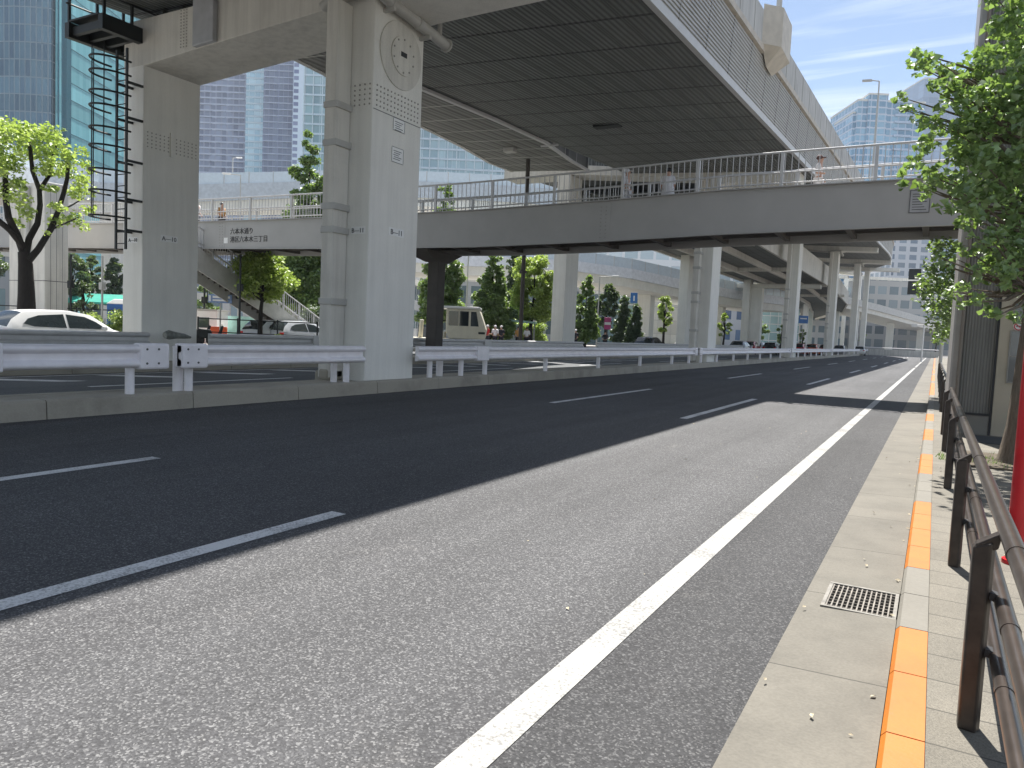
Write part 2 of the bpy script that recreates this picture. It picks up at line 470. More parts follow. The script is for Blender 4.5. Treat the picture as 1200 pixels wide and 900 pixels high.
# painted markings
def strip(name, x0, x1, spans, z=0.004, mat='line'):
    mb = MB()
    for a, b in spans:
        k = max(1, int((b - a) / 8))
        mb.add([(x0,a,z),(x1,a,z),(x1,b,z),(x0,b,z)], [(0,1,2,3)])
    return struct(name, mb, M[mat])
strip('edge_line', -1.385, -1.235, [(-2, 66.0), (68.5, 150)], mat='worn_sunlit_line')
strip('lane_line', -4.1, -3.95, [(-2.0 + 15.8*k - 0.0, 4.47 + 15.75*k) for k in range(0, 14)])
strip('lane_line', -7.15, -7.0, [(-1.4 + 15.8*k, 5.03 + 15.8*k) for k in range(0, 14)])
strip('centre_road_line', -14.9, -14.75, [(-3 + 12*k, 2.5 + 12*k) for k in range(0, 18)])
strip('centre_road_line', -17.75, -17.6, [(-20, 120)])
mb = MB()
for k in range(14):
    y = 8 + 2.7*k
    mb.add([(-17.4,y,0.004),(-17.4,y+0.55,0.004),(-16.1,y+1.75,0.004),(-16.1,y+1.2,0.004)], [(0,1,2,3)])
    if k < 9:
        mb.add([(-13.4,y+8,0.004),(-13.4,y+8.5,0.004),(-12.3,y+9.6,0.004),(-12.3,y+9.1,0.004)], [(0,1,2,3)])
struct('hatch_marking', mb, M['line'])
strip('far_road_line', -23.9, -23.75, [(-3 + 10*k, 2 + 10*k) for k in range(0, 20)])

# gutter: concrete L blocks with joints every 0.6 m
def slab_mat(name, c, jl, jx=None, stain=0.2):
    n = NT(name); t = n.new('ShaderNodeTexCoord'); s1 = n.new('ShaderNodeSeparateXYZ'); n.l.new(t.outputs['Object'], s1.inputs[0])
    y = n.math('DIVIDE', n.math('ADD', s1.outputs[1], 300.0), jl)
    fy = n.math('FRACT', y)
    jm = n.math('LESS_THAN', fy, 0.010 / jl)
    x = None
    if jx:
        xx = n.math('DIVIDE', n.math('ADD', s1.outputs[0], 300.0), jx)
        jm = n.math('MAXIMUM', jm, n.math('LESS_THAN', n.math('FRACT', xx), 0.007 / jx))
    cb = n.new('ShaderNodeCombineXYZ'); n.l.new(n.math('FLOOR', y), cb.inputs[1])
    if jx: n.l.new(n.math('FLOOR', xx), cb.inputs[0])
    wn = n.new('ShaderNodeTexWhiteNoise'); n.l.new(cb.outputs[0], wn.inputs['Vector'])
    col = n.mix(1.0, c, n.ramp(wn.outputs['Value'], [(0, 0.90), (1, 1.08)]), 'MULTIPLY')
    v = n.co()
    col = n.mix(1.0, col, n.ramp(n.noise(v, 2.5, 6, 0.65), [(0.3, 1 - stain), (0.6, 1.03)]), 'MULTIPLY')
    g = n.noise(v, 160, 3, 0.8) if jx else n.noise(v, 70, 3)
    sp = 0.34 if jx else 0.08
    col = n.mix(1.0, col, n.ramp(g, [(0.35, 1 - sp), (0.65, 1 + sp)]), 'MULTIPLY')
    col = n.mix(jm, col, tuple(q * 0.4 for q in c))
    n.bump(n.math('SUBTRACT', g, n.math('MULTIPLY', jm, 1.5)), 0.35, 0.006)
    return n.fin(col, 0.85)
M['gutter'] = slab_mat('gutter_concrete', (0.145, 0.134, 0.110), 1.2)
M['paver'] = slab_mat('paver_stone', (0.165, 0.150, 0.120), 0.3, 0.6, 0.2)
gx0, gx1 = -0.575, -0.078
GR = (4.55, 5.05)     # drain opening
mb = MB()
for a, b in ((-14, GR[0]), (GR[1], 150)):
    mb.add([(gx0,a,0.004),(gx1,a,0.02),(gx1,b,0.02),(gx0,b,0.004)], [(0,1,2,3)])
mb.add([(gx0,GR[0],0.004),(-0.47,GR[0],0.0075),(-0.47,GR[1],0.0075),(gx0,GR[1],0.004)], [(0,1,2,3)])
struct('gutter', mb, M['gutter'])
# drain grate in the gutter
t = thing('drain_grate', 'rusty grey steel drain grate set in the concrete gutter', 'drain grate', (-0.275, 4.8, 0.0))
mb = MB()
mb.box(-0.468,-0.082,GR[0]+.002,GR[0]+.025,-0.02,0.018); mb.box(-0.468,-0.082,GR[1]-.025,GR[1]-.002,-0.02,0.018)
mb.box(-0.468,-0.448,GR[0]+.025,GR[1]-.025,-0.02,0.016); mb.box(-0.1,-0.082,GR[0]+.025,GR[1]-.025,-0.02,0.018)
mesh_obj('frame', mb, plain('grate_frame', (0.2, 0.19, 0.17), 0.7, 0.3, 0.3, 20), t)
mb = MB()
for k in range(14): mb.box(-0.446+0.0265*k, -0.438+0.0265*k, GR[0]+.027, GR[1]-.027, -0.02, 0.013)
for k in range(8): mb.box(-0.446, -0.102, GR[0]+.06+0.056*k, GR[0]+.066+0.056*k, -0.02, 0.010)
mesh_obj('bars', mb, plain('grate_bars', (0.17, 0.155, 0.135), 0.6, 0.4, 0.4, 20), t)
mb = MB(); mb.box(-0.468,-0.082,GR[0]+.002,GR[1]-.002,-0.055,-0.05); mesh_obj('pit', mb, plain('pit_dark', (0.015, 0.014, 0.012), 0.9), t)

# right kerb with orange painted blocks
mb = MB(); KZ = 0.105
def orange_at(y):
    if y < 20: return ((y + 1.65) % 3.72) > 1.85 if y > 0 else True
    return not (19.2 < y < 22.5 or 24 < y < 25.4) and (int(y / 0.6) % 7 != 0)
y = -6.0
while y < 140:
    L = 0.6 if y < 40 else 2.4
    yc = y + L / 2
    if y < 6: mi = 1 if (yc < 3.9 and yc > 2.0) or (5.5 < yc) else 0
    elif y < 20: mi = 1 if (5.5 < yc < 7.5 or 9.3 < yc < 11.2 or 13.1 < yc < 15.0 or 16.9 < yc < 18.6) else 0
    else: mi = 1 if (yc > 25.2 and int(yc / 2.4) % 5 != 0) else 0
    pr_ = [(-0.078,-0.05),(-0.072,KZ-0.02),(-0.055,KZ),(0.068,KZ),(0.068,-0.05)]
    g = 0.004
    vs = [(p[0], y+g, p[1]) for p in pr_] + [(p[0], y+L-g, p[1]) for p in pr_]
    mb.add(vs, [(4,3,2,1,0),(5,6,7,8,9)] + [(i,(i+1)%5,5+(i+1)%5,5+i) for i in range(5)], mi)
    y += L
struct('kerb', mb, [M['kerb'], M['orange']])
mb = MB(); mb.add([(0.07,-14,KZ-.003),(9,-14,KZ-.003),(9,150,KZ-.003),(0.07,150,KZ-.003)], [(0,1,2,3)])
struct('pavement', mb, M['paver'])

# median strips
def median(name, xa, xb, mat):
    mb = MB(); y = -20.0; i = 0
    while y < 200:
        L = 2.35 if y < 80 else 9.4
        g = 0.008
        for (a, b, zz, near) in ((xa - 0.24, xa, 0.27, 1), (xb, xb + 0.2, 0.25, 0)):
            if near: pr_ = [(a,-.05),(a,zz),(b-0.05,zz),(b-0.015,zz-0.03),(b,0.0),(b,-.05)]
            else: pr_ = [(a,-.05),(a,zz-0.02),(a+.02,zz),(b,zz),(b,-.05)]
            n_ = len(pr_)
            vs = [(p[0], y+g, p[1]) for p in pr_] + [(p[0], y+L-g, p[1]) for p in pr_]
            mb.add(vs, [tuple(range(n_-1,-1,-1)), tuple(range(n_,2*n_))] + [(k,(k+1)%n_,n_+(k+1)%n_,n_+k) for k in range(n_)])
        y += L
    mb.box(xb+0.2, xa-0.24, -20, 200, -0.05, 0.245)
    return struct(name, mb, mat)
M['median'] = concrete('median_concrete', (0.37, 0.34, 0.28), 0.75, False)
median('median', -10.6, -11.75, M['median'])
median('rear_median', -18.05, -20.0, M['median'])
# far pavement
mb = MB(); mb.box(-60, -28.0, -40, 330, -0.05, 0.15); struct('far_pavement', mb, concrete('far_pavement_stone', (0.36,0.34,0.31), 0.2, False))

# ================================================================= VIADUCT
GRD = 0.049; CF = 0.05
def zs(x, y): return 8.27 + GRD * y - CF * (x + 6.3)
viad = thing('viaduct', 'elevated grey expressway with corrugated soffit running above the road', 'viaduct', (-12, 40, 0))
def xr(y): return -6.3 if y < 110 else -6.3 - ((y - 110) ** 2) * 0.0022
def xl(y): return -17.2 if y < 200 else -17.2
# main soffit, solid deck slab
mb = MB(); ys = [-30, -10, 0, 10, 14.55, 20, 30, 41.5, 55, 70, 85, 100, 110, 120, 130, 140, 150, 165, 180, 200]
xL = lambda y: -19.7 if y <= 12 else (-17.1 if y < 42 else -23.5)
for a, b in zip(ys[:-1], ys[1:]):
    la = -19.7 if b <= 14.55 else (-16.2 if b <= 41.5 else -23.5)
    ra, rb = xr(a), xr(b)
    mb.hexa([(la,a,zs(la,a)),(ra,a,zs(ra,a)),(rb,b,zs(rb,b)),(la,b,zs(la,b)),
             (la,a,zs(la,a)+1.9),(ra,a,zs(ra,a)+1.9),(rb,b,zs(rb,b)+1.9),(la,b,zs(la,b)+1.9)])
mesh_obj('soffit', mb, M['soffit'], viad)
# left widening with pale joints, slightly lower
mb = MB(); pl = [(-17.3,14.6),(-18.4,20.0),(-20.0,26.5),(-21.0,31.5),(-22.3,36.5),(-22.6,39.5)]
pi_ = [(-16.2,14.6),(-16.2,20.0),(-16.2,26.5),(-16.4,31.5),(-17.4,36.5),(-17.8,39.5)]
for i in range(len(pl)-1):
    (xa,ya),(xb,yb) = pl[i],pl[i+1]; (xc,yc),(xd,yd) = pi_[i],pi_[i+1]
    dz = -0.06
    mb.hexa([(xa,ya,zs(xa,ya)+dz),(xc,yc,zs(xc,yc)+dz),(xd,yd,zs(xd,yd)+dz),(xb,yb,zs(xb,yb)+dz),
             (xa,ya,zs(xa,ya)+1.8),(xc,yc,zs(xc,yc)+1.8),(xd,yd,zs(xd,yd)+1.8),(xb,yb,zs(xb,yb)+1.8)])
mesh_obj('widened_soffit', mb, M['soffit_b'], viad)
mb = MB()
mb.sweep([(-0.09,-0.12),(0.09,-0.12),(0.09,-0.02),(-0.09,-0.02)], [(x,y_,zs(x,y_)) for x,y_ in pi_])
mb.box(-16.9,-16.0,31.9,32.0,zs(-16.4,32)-0.14,zs(-16.4,32)-0.06)
mesh_obj('seam_trim', mb, M['flange'], viad)
# soffit fittings
for nm,(px_,py_) in (('access_hatch',(712,147)),):
    n0 = Vector((CF,-GRD,1.0)); d = ray(px_,py_); tt = (Vector((-6.3,0,8.27))-ORG).dot(n0)/d.dot(n0); p = ORG+d*tt
    mb = MB(); mb.box(p.x-0.55,p.x+0.55,p.y-0.22,p.y+0.22,p.z-0.07,p.z+0.02); mesh_obj(nm, mb, M['black'], viad)
    d = ray(598,172); tt = (Vector((-6.3,0,8.27))-ORG).dot(n0)/d.dot(n0); p = ORG+d*tt
    mb = MB(); mb.box(p.x-0.3,p.x+0.3,p.y-0.2,p.y+0.2,p.z-0.28,p.z+0.1); mesh_obj('soffit_lamp', mb, M['pipe'], viad, bevel=0.03)
# right side fascia: ribbed cladding between bright flange and parapet ledge
FH = 1.95
path_y = [-30,-10,0,10,20,30,40,50,60,70,80,90,100,110,120,130,140,150,165,180,200]
def vpath(dx=0, dz=0): return [(xr(y_)+dx, y_, zs(xr(y_), y_)+dz) for y_ in path_y]
mb = MB(); mb.sweep([(-0.02,-0.03),(0.14,-0.03),(0.17,0.17),(0.0,0.17)], vpath())
mesh_obj('flange', mb, M['flange'], viad)
prof = []; nr = 16
for k in range(nr):
    z0 = 0.17 + (FH-0.17)*k/nr; dzr = (FH-0.17)/nr; xo = 0.10 + 0.12*k/nr
    prof += [(xo+0.03, z0), (xo+0.03, z0+dzr*0.55), (xo, z0+dzr*0.66), (xo, z0+dzr*0.9)]
prof += [(0.2, FH), (-0.1, FH), (-0.1, 0.17)]
mb = MB(); mb.sweep(prof, vpath()); mesh_obj('fascia_cladding', mb, M['fascia'], viad)
mb = MB()
for k in range(-4, 60):
    y_ = 2.5*k + 1.2
    if y_ > 108: break
    x = xr(y_); z = zs(x, y_)
    mb.hexa([(x+.1,y_,z+.2),(x+.134,y_,z+.2),(x+.134,y_+.02,z+.2),(x+.1,y_+.02,z+.2),(x+.22,y_,z+FH),(x+.252,y_,z+FH),(x+.252,y_+.02,z+FH),(x+.22,y_+.02,z+FH)])
mesh_obj('fascia_joints', mb, plain('fascia_joint',(0.2,0.195,0.18),0.7), viad)
mb = MB(); mb.sweep([(0.0,FH),(0.34,FH+0.02),(0.36,FH+0.2),(0.0,FH+0.2)], vpath()); mesh_obj('ledge', mb, plain('ledge_cream', (0.52,0.47,0.40),0.6), viad)
mb = MB(); mb.sweep([(0.02,FH+.2),(0.30,FH+.2),(0.30,FH+1.36),(0.26,FH+1.4),(0.02,FH+1.4)], vpath()); mesh_obj('parapet', mb, M['parapet'], viad)
mb = MB()
for k in range(0, 45):
    y_ = 4 + 2.0*k; x = xr(y_); z = zs(x,y_)
    mb.box(x+0.3,x+0.312,y_,y_+0.03,z+FH+.22,z+FH+1.36)
mesh_obj('parapet_joints', mb, plain('joint_grey', (0.36,0.35,0.33),0.8), viad)
# bastion for the lamp pole
mb = MB(); x = -6.3+0.3; z = zs(-6.3, 29)+FH
q = [(x,27.3),(x+0.55,27.9),(x+0.55,29.6),(x,30.2)]
mb.add([(a,b,z+0.15) for a,b in q]+[(a,b,z+1.48) for a,b in q]+[(x,28.2,z-0.35),(x,29.3,z-0.35)],
       [(4,5,6,7),(0,4,5,1)[::-1],(1,5,6,2)[::-1],(2,6,7,3)[::-1],(0,1,8),(1,2,9,8),(2,3,9),(0,8,9,3,7,4)])
mesh_obj('lamp_bastion', mb, plain('bastion_cream', (0.55,0.50,0.42),0.6), viad)
# left parapet of the deck, and an unseen slab added to block sun
mb = MB(); ov = [(-19.5,12.9),(-19.9,14.6)] + [(a-2.9,b) for a,b in pl[1:]]
mb.sweep([(-0.2,2.35),(3.2,2.1),(3.2,2.6),(-0.2,2.7)], [(x,y_,zs(x,y_)) for x,y_ in ov]); mesh_obj('sun_block_slab', mb, M['pier_b'], viad)
mb = MB(); mb.box(-19.9,-19.6,-30,12.7,11.0,12.2); mb.sweep([(-0.2,0.0),(0.0,0.0),(0.0,2.9),(-0.2,2.9)], [(x-0.05,y_,zs(x,y_)-0.08) for x,y_ in pl])
mesh_obj('left_parapet', mb, M['parapet'], viad)

# piers: right column + left column + crossbeam + cantilever head, rows 28.4 m apart
ROWS = [12.8 + 28.4*k for k in range(8)]
def zsoft(x, y): return zs(x, y)
DP = 1.75
for i, y0 in enumerate(ROWS):
    y1 = y0 + DP
    if i == 0:
        lab = 'nearest portal pier of the expressway, with the round cover plate'
    else:
        lab = ['second','third','fourth','fifth','sixth','seventh','farthest'][i-1] + ' portal pier of the expressway, counted from the camera'
    p = thing('bridge_pier', lab, 'bridge pier', (-14.5, y0, 0.0), 0, 'portal piers under the expressway')
    xc = -10.9 if i < 5 else -10.9 - [0,0,0,0,0,0.8,4.5,10][i]
    xlft = (-18.7, -19.7, -20.6, -21, -21, -22, -25, -30)[i]
    zt = zs(xc, y0) - 0.62
    zbl = 8.05 if i == 0 else zs(xlft, y0) - 0.3
    zbr = 8.45 if i == 0 else zt
    if i == 1: zbl = 10.95; zbr = 10.3
    mb = MB(); mb.box(xc-0.85, xc, y0, y1, 0.2, zbr+0.3); mesh_obj('column', mb, M['pier'], p, bevel=0.03)
    mb = MB(); mb.box(xlft-0.85, xlft, y0, y1, 0.2, zbl+0.3); mesh_obj('column', mb, M['pier'], p, bevel=0.03)
    # crossbeam
    xe = -24.3 if i == 1 else xlft-0.85
    mb = MB()
    tp = lambda x: (9.3 + (x+18.7)*0.045) if i == 0 else zs(x, y0) + (0.1 if i != 1 else 0.0)
    topL = 9.25 if i == 0 else (12.0 if i == 1 else zs(xe,y0)+0.1)
    topR = 9.25 if i == 0 else zs(xc,y0)+0.1
    pts = [(xe, zbl), (xlft, zbl)]
    if i == 0: pts += [(xlft+0.02, zbl), (xlft+1.9, zbl+0.12)]
    pts += [(xc-0.85, zbr), (xc, zbr), (xc, topR), (xe, topL)]
    pts = [pts[0]] + [q for q in pts[1:]]
    mb.prism(pts, 'y', y0-0.002, y1+0.002)
    mesh_obj('crossbeam', mb, M['pier_b'], p, bevel=0.02)
    # cantilever head to the right with curved underside
    rt = -6.75 if i < 6 else xr(y0)-0.4
    mb = MB(); cu = []
    for k in range(9):
        tq = k/8; xx = xc + (rt - xc)*tq
        cu.append((xx, zbr + (zs(rt,y0)-0.38 - zbr)*(tq**0.6 if i == 0 else (min(1, tq*3)))))
    if i > 0: cu = [(xc, zt-0.05), (xc+0.6, zs(xc,y0)-0.55), (rt, zs(rt,y0)-0.5)]
    cu += [(rt, zs(rt,y0)+0.1), (xc, zs(xc,y0)+0.1)]
    mb.prism(cu, 'y', y0, y1); mesh_obj('cantilever', mb, M['pier'], p)
    # drain pipes down the column face
    mb = MB()
    px0 = xc - 0.62
    if i in (0, 1, 2, 3):
        mb.box(xc-0.92, xc-0.60, y0-0.48, y0-0.02, 0.3, zbr-0.1)
        if i == 0: pass
        mesh_obj('pipe_duct', mb, M['pier_b'], p, bevel=0.02)
        mb = MB()
        for zz in (1.9, 3.45, 3.95, 5.3, 6.1):
            mb.box(xc-0.94, xc-0.55, y0-0.50, y0-0.012, zz, zz+0.14)
        mesh_obj('pipe_clamps', mb, M['pipe'], p, bevel=0.01)
    if i in (0, 3, 4):
        zz = zbr - 0.02
        mb = MB(); mb.tube([(px0-0.6, y0-0.28, zz-0.1), (px0-0.3,y0-0.3,zz+.02), (px0+0.3,y0-0.3,zz+.06), (xc+0.17, y0-0.2, zz+.06)], 0.115, 12)
        mb.tube([(xc+0.17, y0-0.2, zz+.06), (xc+0.2, y0+0.2, zz-0.01), (xc+0.2, y1+0.6, zz-0.2)], 0.125, 12)
        mb.disc((xc+0.2, y1+0.6, zz-0.2), (0,1,-0.1), 0.16, 0.05)
        mb.disc((xc+0.2, y0+0.25, zz-0.02), (0,1,-0.1), 0.14, 0.1); mb.disc((xc+0.2, y0+1.2, zz-0.1), (0,1,-0.1), 0.14, 0.08)
        mesh_obj('drain_pipe', mb, M['pipe'], p, smooth='auto')
        mb = MB(); mb.box(xc+0.0, xc+0.3, y0+0.25, y0+0.33, zz-0.2, zz-0.12); mb.box(xc+0.0, xc+0.3, y1-0.2, y1-0.12, zz-0.34, zz-0.26)
        mb.box(xc+0.12,xc+0.2,y1+0.35,y1+0.43,zz-0.1,zz+0.35)
        mesh_obj('pipe_bracket', mb, M['pipe'], p)
    if i == 0:
        # round cover plate on the road side, bolted bands, plates, letters
        mb = MB(); mb.disc((xc-0.001, 13.70, 7.52), (1,0,0), 0.73, 0.035, 48); mesh_obj('cover_plate', mb, M['pier_b'], p, bevel=0.008)
        mb = MB(); mb.disc((xc+0.034, 13.74, 7.52), (1,0,0), 0.42, 0.03, 40); c2 = mesh_obj('inner_cover', mb, M['pier_b'], p, bevel=0.006)
        mb = MB(); mb.box(xc+0.06, xc+0.075, 13.64, 13.84, 7.50, 7.60); mesh_obj('slot', mb, M['ink'], p)
        mb = MB()
        for k in range(10):
            th = math.pi*2*k/10+0.3; mb.disc((xc+0.064, 13.74+0.36*math.cos(th), 7.52+0.36*math.sin(th)), (1,0,0), 0.022, 0.012, 8)
        mesh_obj('cover_bolts', mb, M['pbolt'], p)
        mb = MB()
        for a in range(13):
            for b in range(5):
                yy = 12.93+0.122*a; zz = 6.24+0.105*b
                mb.tube([(xc-0.001,yy,zz),(xc+0.014,yy,zz)], 0.02, 6)
        for b in range(5):
            for a in range(6): mb.tube([(xc-0.14*a-0.08,y0+0.001,6.24+0.105*b),(xc-0.14*a-0.08,y0-0.014,6.24+0.105*b)],0.02,6)
        # bolts stay within the limit of the wall
        mesh_obj('splice_bolts', mb, M['pbolt'], p)
        mb = MB(); mb.box(xc-0.001,xc+0.006,y0+.03,y1-.03,6.14,6.155); mesh_obj('plate_edge', mb, M['bolt'], p)
        for yy, zz, hh in ((13.71, 6.0, 0.12), (13.69, 5.33, 0.15)):
            mb = MB(); mb.box(xc-0.001, xc+0.014, yy-0.21, yy+0.21, zz-hh-0.02, zz+hh+0.02); pt = mesh_obj('plate', mb, M['plate'], p)
            mb = MB()
            for a,b,c_,d_ in ((-.21,.21,hh+.01,hh+.02),(-.21,.21,-hh-.02,-hh-.01),(-.21,-.2,-hh,hh),(.2,.21,-hh,hh)): mb.box(xc+0.014,xc+0.018,yy+a,yy+b,zz+c_,zz+d_)
            for k in range(5): mb.box(xc+0.014,xc+0.016,yy-0.15+0.02*(k%2),yy+0.14-0.05*(k%3),zz+hh-0.07-k*0.045,zz+hh-0.055-k*0.045)
            mesh_obj('print', mb, M['bolt'], pt)
        # left column bolted band and splice cover on the beam
        mb = MB()
        for a in range(13):
            if a == 6: continue
            for b in range(5): mb.tube([(xlft-0.001,y0+0.12+0.125*a,5.98+0.095*b),(xlft+0.014,y0+0.12+0.125*a,5.98+0.095*b)],0.018,6)
        for b in range(13):
            for a in range(3): mb.tube([(-17.0-0.11*a,y0+0.001,8.3+0.075*b),(-17.0-0.11*a,y0-0.014,8.3+0.075*b)],0.018,6)
        mesh_obj('splice_bolts', mb, M['pbolt'], p)
        mb = MB(); mb.box(xlft-0.001,xlft+0.05,y0+0.79,y0+0.87,5.85,6.5); mesh_obj('splice_rib', mb, M['pier'], p)
        mb = MB(); mb.prism([(-16.62,8.19),(-15.85,8.23),(-15.85,9.2),(-16.05,9.36),(-16.5,9.4),(-16.62,9.3)],'y',y0-0.14,y0+0.0); mesh_obj('splice_cover', mb, plain('cover_grey', (0.42,0.43,0.45),0.5), p, bevel=0.03)

# lower deck running between the pier legs from the second row on
ld = thing('lower_viaduct', 'lower expressway deck under the main one, beyond the second pier', 'viaduct', (-17,98,0))
def lw(x): return [(x,46,9.3),(x,80,9.3),(x,110,9.3),(x-2,150,9.2),(x-8,200,9.0),(x-22,260,8.8)]
mb = MB(); mb.sweep([(-4.2,0),(5.0,0),(5.0,1.3),(-4.2,1.3)], lw(-17.8)); mesh_obj('soffit', mb, M['soffit'], ld)
for dx in (-4.4,5.02):
    mb = MB(); mb.sweep([(dx,-0.25),(dx+.22,-0.25),(dx+.22,2.1),(dx,2.1)], lw(-17.8)); mesh_obj('parapet', mb, M['pier_b'], ld)
for dx in (-1.5,2.0):
    mb = MB(); mb.sweep([(dx,-0.5),(dx+.3,-0.5),(dx+.3,-0.002),(dx,-0.002)], lw(-17.8)); mesh_obj('girder', mb, M['pier_b'], ld)
for yy in (98.5,):
    mb = MB(); mb.box(-25.2,-12.8,yy,yy+1.5,8.3,8.78); mb.box(-21.1,-19.6,yy+.1,yy+1.4,0,8.3); mesh_obj('pier', mb, M['pier'], ld, bevel=.05)
for k in range(4):
    yy = 60+22*k; mb = MB(); mb.box(-22,-12.8,yy,yy+.5,8.9,9.29); mesh_obj('cross_girder', mb, M['pier_b'], ld)

# lettering
def text(name, body, loc, rot, size, mat, parent=None, depth=0.004, align='CENTER', label=None):
    cu = bpy.data.curves.new(name, 'FONT'); cu.body = body; cu.size = size; cu.extrude = depth; cu.align_x = align
    cu.resolution_u = 2
    tmp = bpy.data.objects.new('tmp', cu); COL.objects.link(tmp)
    dg = bpy.context.evaluated_depsgraph_get(); me = bpy.data.meshes.new_from_object(tmp.evaluated_get(dg))
    bpy.data.objects.remove(tmp)
    me.materials.clear(); me.materials.append(mat)
    from mathutils import Euler
    mw = Matrix.Translation(Vector(loc) - (ROOT.get(parent.name, Vector((0,0,0))) if parent else Vector((0,0,0)))) @ Euler(rot).to_matrix().to_4x4()
    me.transform(mw)
    ob = bpy.data.objects.new(name, me); COL.objects.link(ob)
    if parent: ob.parent = parent
    return ob
H = math.pi/2
piers = [o_ for o_ in COL.objects if o_.name.startswith('bridge_pier')]
p0 = piers[0]
def label_plate(p, xx, yy, zz, body, face):
    mb = MB()
    if face == 'x':
        mb.box(xx-.001,xx+.008,yy-0.27,yy+0.27,zz-0.09,zz+0.09); mesh_obj('number_plate', mb, M['plate'], p)
        text('lettering', body, (xx+0.012, yy, zz-0.06), (H,0,H), 0.17, M['ink'], p)
    else:
        mb.box(xx-0.2,xx+0.2,yy-.008,yy+.001,zz-0.08,zz+0.08); mesh_obj('number_plate', mb, M['plate'], p)
        text('lettering', body, (xx, yy-0.012, zz-0.05), (H,0,0), 0.14, M['ink'], p)
label_plate(p0, -10.9, 13.75, 3.62, 'B—11', 'x')
label_plate(p0, -11.2, 12.8, 3.55, 'B—11', 'y')
label_plate(p0, -18.7, 13.60, 3.62, 'A—10', 'x')
label_plate(p0, -19.1, 12.8, 3.5, 'A—10', 'y')

# caged ladder and inspection walkway on the left column
lad = thing('caged_ladder', 'black steel ladder with hoop cage fixed to the left leg of the nearest pier', 'ladder', (-18.95, 12.4, 3.2))
for xx in (-18.74, -19.16):
    mb = MB(); mb.beam((xx,12.35,3.2),(xx,12.35,8.35),0.04,0.07); mesh_obj('stile', mb, M['black'], lad)
mb = MB()
for k in range(17): mb.tube([(-19.16,12.35,3.35+0.3*k),(-18.74,12.35,3.35+0.3*k)],0.014,6)
mesh_obj('rungs', mb, M['black'], lad)
for zz in (3.98,4.62,5.15,5.75,6.2,6.75,7.1,7.6,7.95):
    mb = MB(); pts = []
    for k in range(15):
        th = math.pi*k/14
        pts.append((-18.95+0.42*math.cos(th), 12.33-0.8*math.sin(th)**0.8, zz))
    mb.tube(pts, 0.026, 6); mesh_obj('hoop', mb, M['black'], lad)
mb = MB()
for th in (0.9,1.57,2.3):
    xx=-18.95+0.378*math.cos(th); yy=12.33-0.78*math.sin(th); mb.beam((xx,yy,3.98),(xx,yy,8.2),0.025,0.012)
mesh_obj('cage_bars', mb, M['black'], lad)
mb = MB()
for zz in (3.7,4.5,5.5,6.6,7.5):
    for xx in (-18.74,-19.16): mb.beam((xx,12.35,zz),(xx,12.8,zz),0.06,0.06)
mesh_obj('brackets', mb, M['black'], lad)
wk = thing('inspection_walkway', 'black steel inspection walkway above the ladder at the pier head', 'walkway', (-19.6, 12, 8.8))
mb = MB()
for xx in (-18.85,-20.3): mb.box(xx-0.09,xx+0.09,11.7,13.5,8.62,9.0)
mesh_obj('walk_beam', mb, M['black'], wk)
mb = MB()
for k in range(4): mb.box(-20.21,-18.94,11.8+0.45*k,11.92+0.45*k,8.7,8.9)
mb.box(-20.2,-18.95,11.7,13.4,9.0,9.04); mesh_obj('deck', mb, M['black'], wk)
mb = MB()
for xx in (-18.82,-20.33):
    for k in range(3): mb.box(xx-0.03,xx+0.03,11.75+0.75*k,11.81+0.75*k,9.0,10.3)
    for zz in (9.5,10.25): mb.tube([(xx,11.7,zz),(xx,13.3,zz)],0.025,6)
mb.tube([(-18.7,13.2,9.6),(-15.2,13.2,9.8)],0.03,6)
for xx in (-18.4,-17.6,-16.8): mb.box(xx-.05,xx+.05,13.15,13.25,9.2,10.4)
mesh_obj('handrail', mb, M['black'], wk)

# ================================================================= GUARD RAILS
def rail_prof(sgn=1):
    z0, hgt = 0.68, 0.36
    pr_ = []
    for k in range(17):
        u = k/16; z = z0 + hgt*u
        x = 0.045*math.cos(4*math.pi*(u-0.25)) if 0.08 < u < 0.92 else (0.0)
        b = 0.0
        if u < 0.36: b = math.sin(math.pi*min(1,u/0.36))
        elif u > 0.64: b = math.sin(math.pi*min(1,(1-u)/0.36))
        pr_.append((sgn*(0.02+0.085*b**0.5), z))
    pr_ += [(sgn*-0.012, z0+hgt), (sgn*-0.012, z0)]
    return pr_
def guard(x, y0, y1, posts, lab, face=1, caps=(1,1), mat=None, sleeves=()):
    t = thing('guard_rail', lab, 'guard rail', (x, (y0+y1)/2, 0.25), 0, 'white guard rails along the medians')
    mt = mat or M['rail_white']
    mb = MB(); mb.sweep(rail_prof(face), [(x,y0,0),(x,(y0+y1)/2,0),(x,y1,0)]); mesh_obj('beam', mb, mt, t, smooth='auto')
    for e, c in ((y0, caps[0]), (y1, caps[1])):
        if c:
            a, b = (e, e+0.5) if e == y0 else (e-0.5, e)
            mb = MB(); xs = sorted((x-face*0.1, x+face*0.125))
            mb.box(xs[0], xs[1], a, b, 0.655, 1.06); mesh_obj('end_cap', mb, mt, t, bevel=0.035)
            mb = MB()
            for yy in (a+0.1,a+0.3):
                for zz in (0.75,0.97): mb.disc((x+face*0.124,yy,zz),(face,0,0),0.018,0.008,8)
            mesh_obj('bolts', mb, M['bolt'], t)
    for sy in sleeves:
        mb = MB(); xs = sorted((x-face*0.02, x+face*0.12)); mb.box(xs[0],xs[1],sy-0.3,sy+0.3,0.665,1.05); mesh_obj('joint_sleeve', mb, mt, t, bevel=0.02)
    for yy in posts:
        mb = MB(); mb.tube([(x-face*0.08,yy,0.2),(x-face*0.08,yy,0.98)],0.068,14); mesh_obj('post', mb, mt, t, smooth='auto')
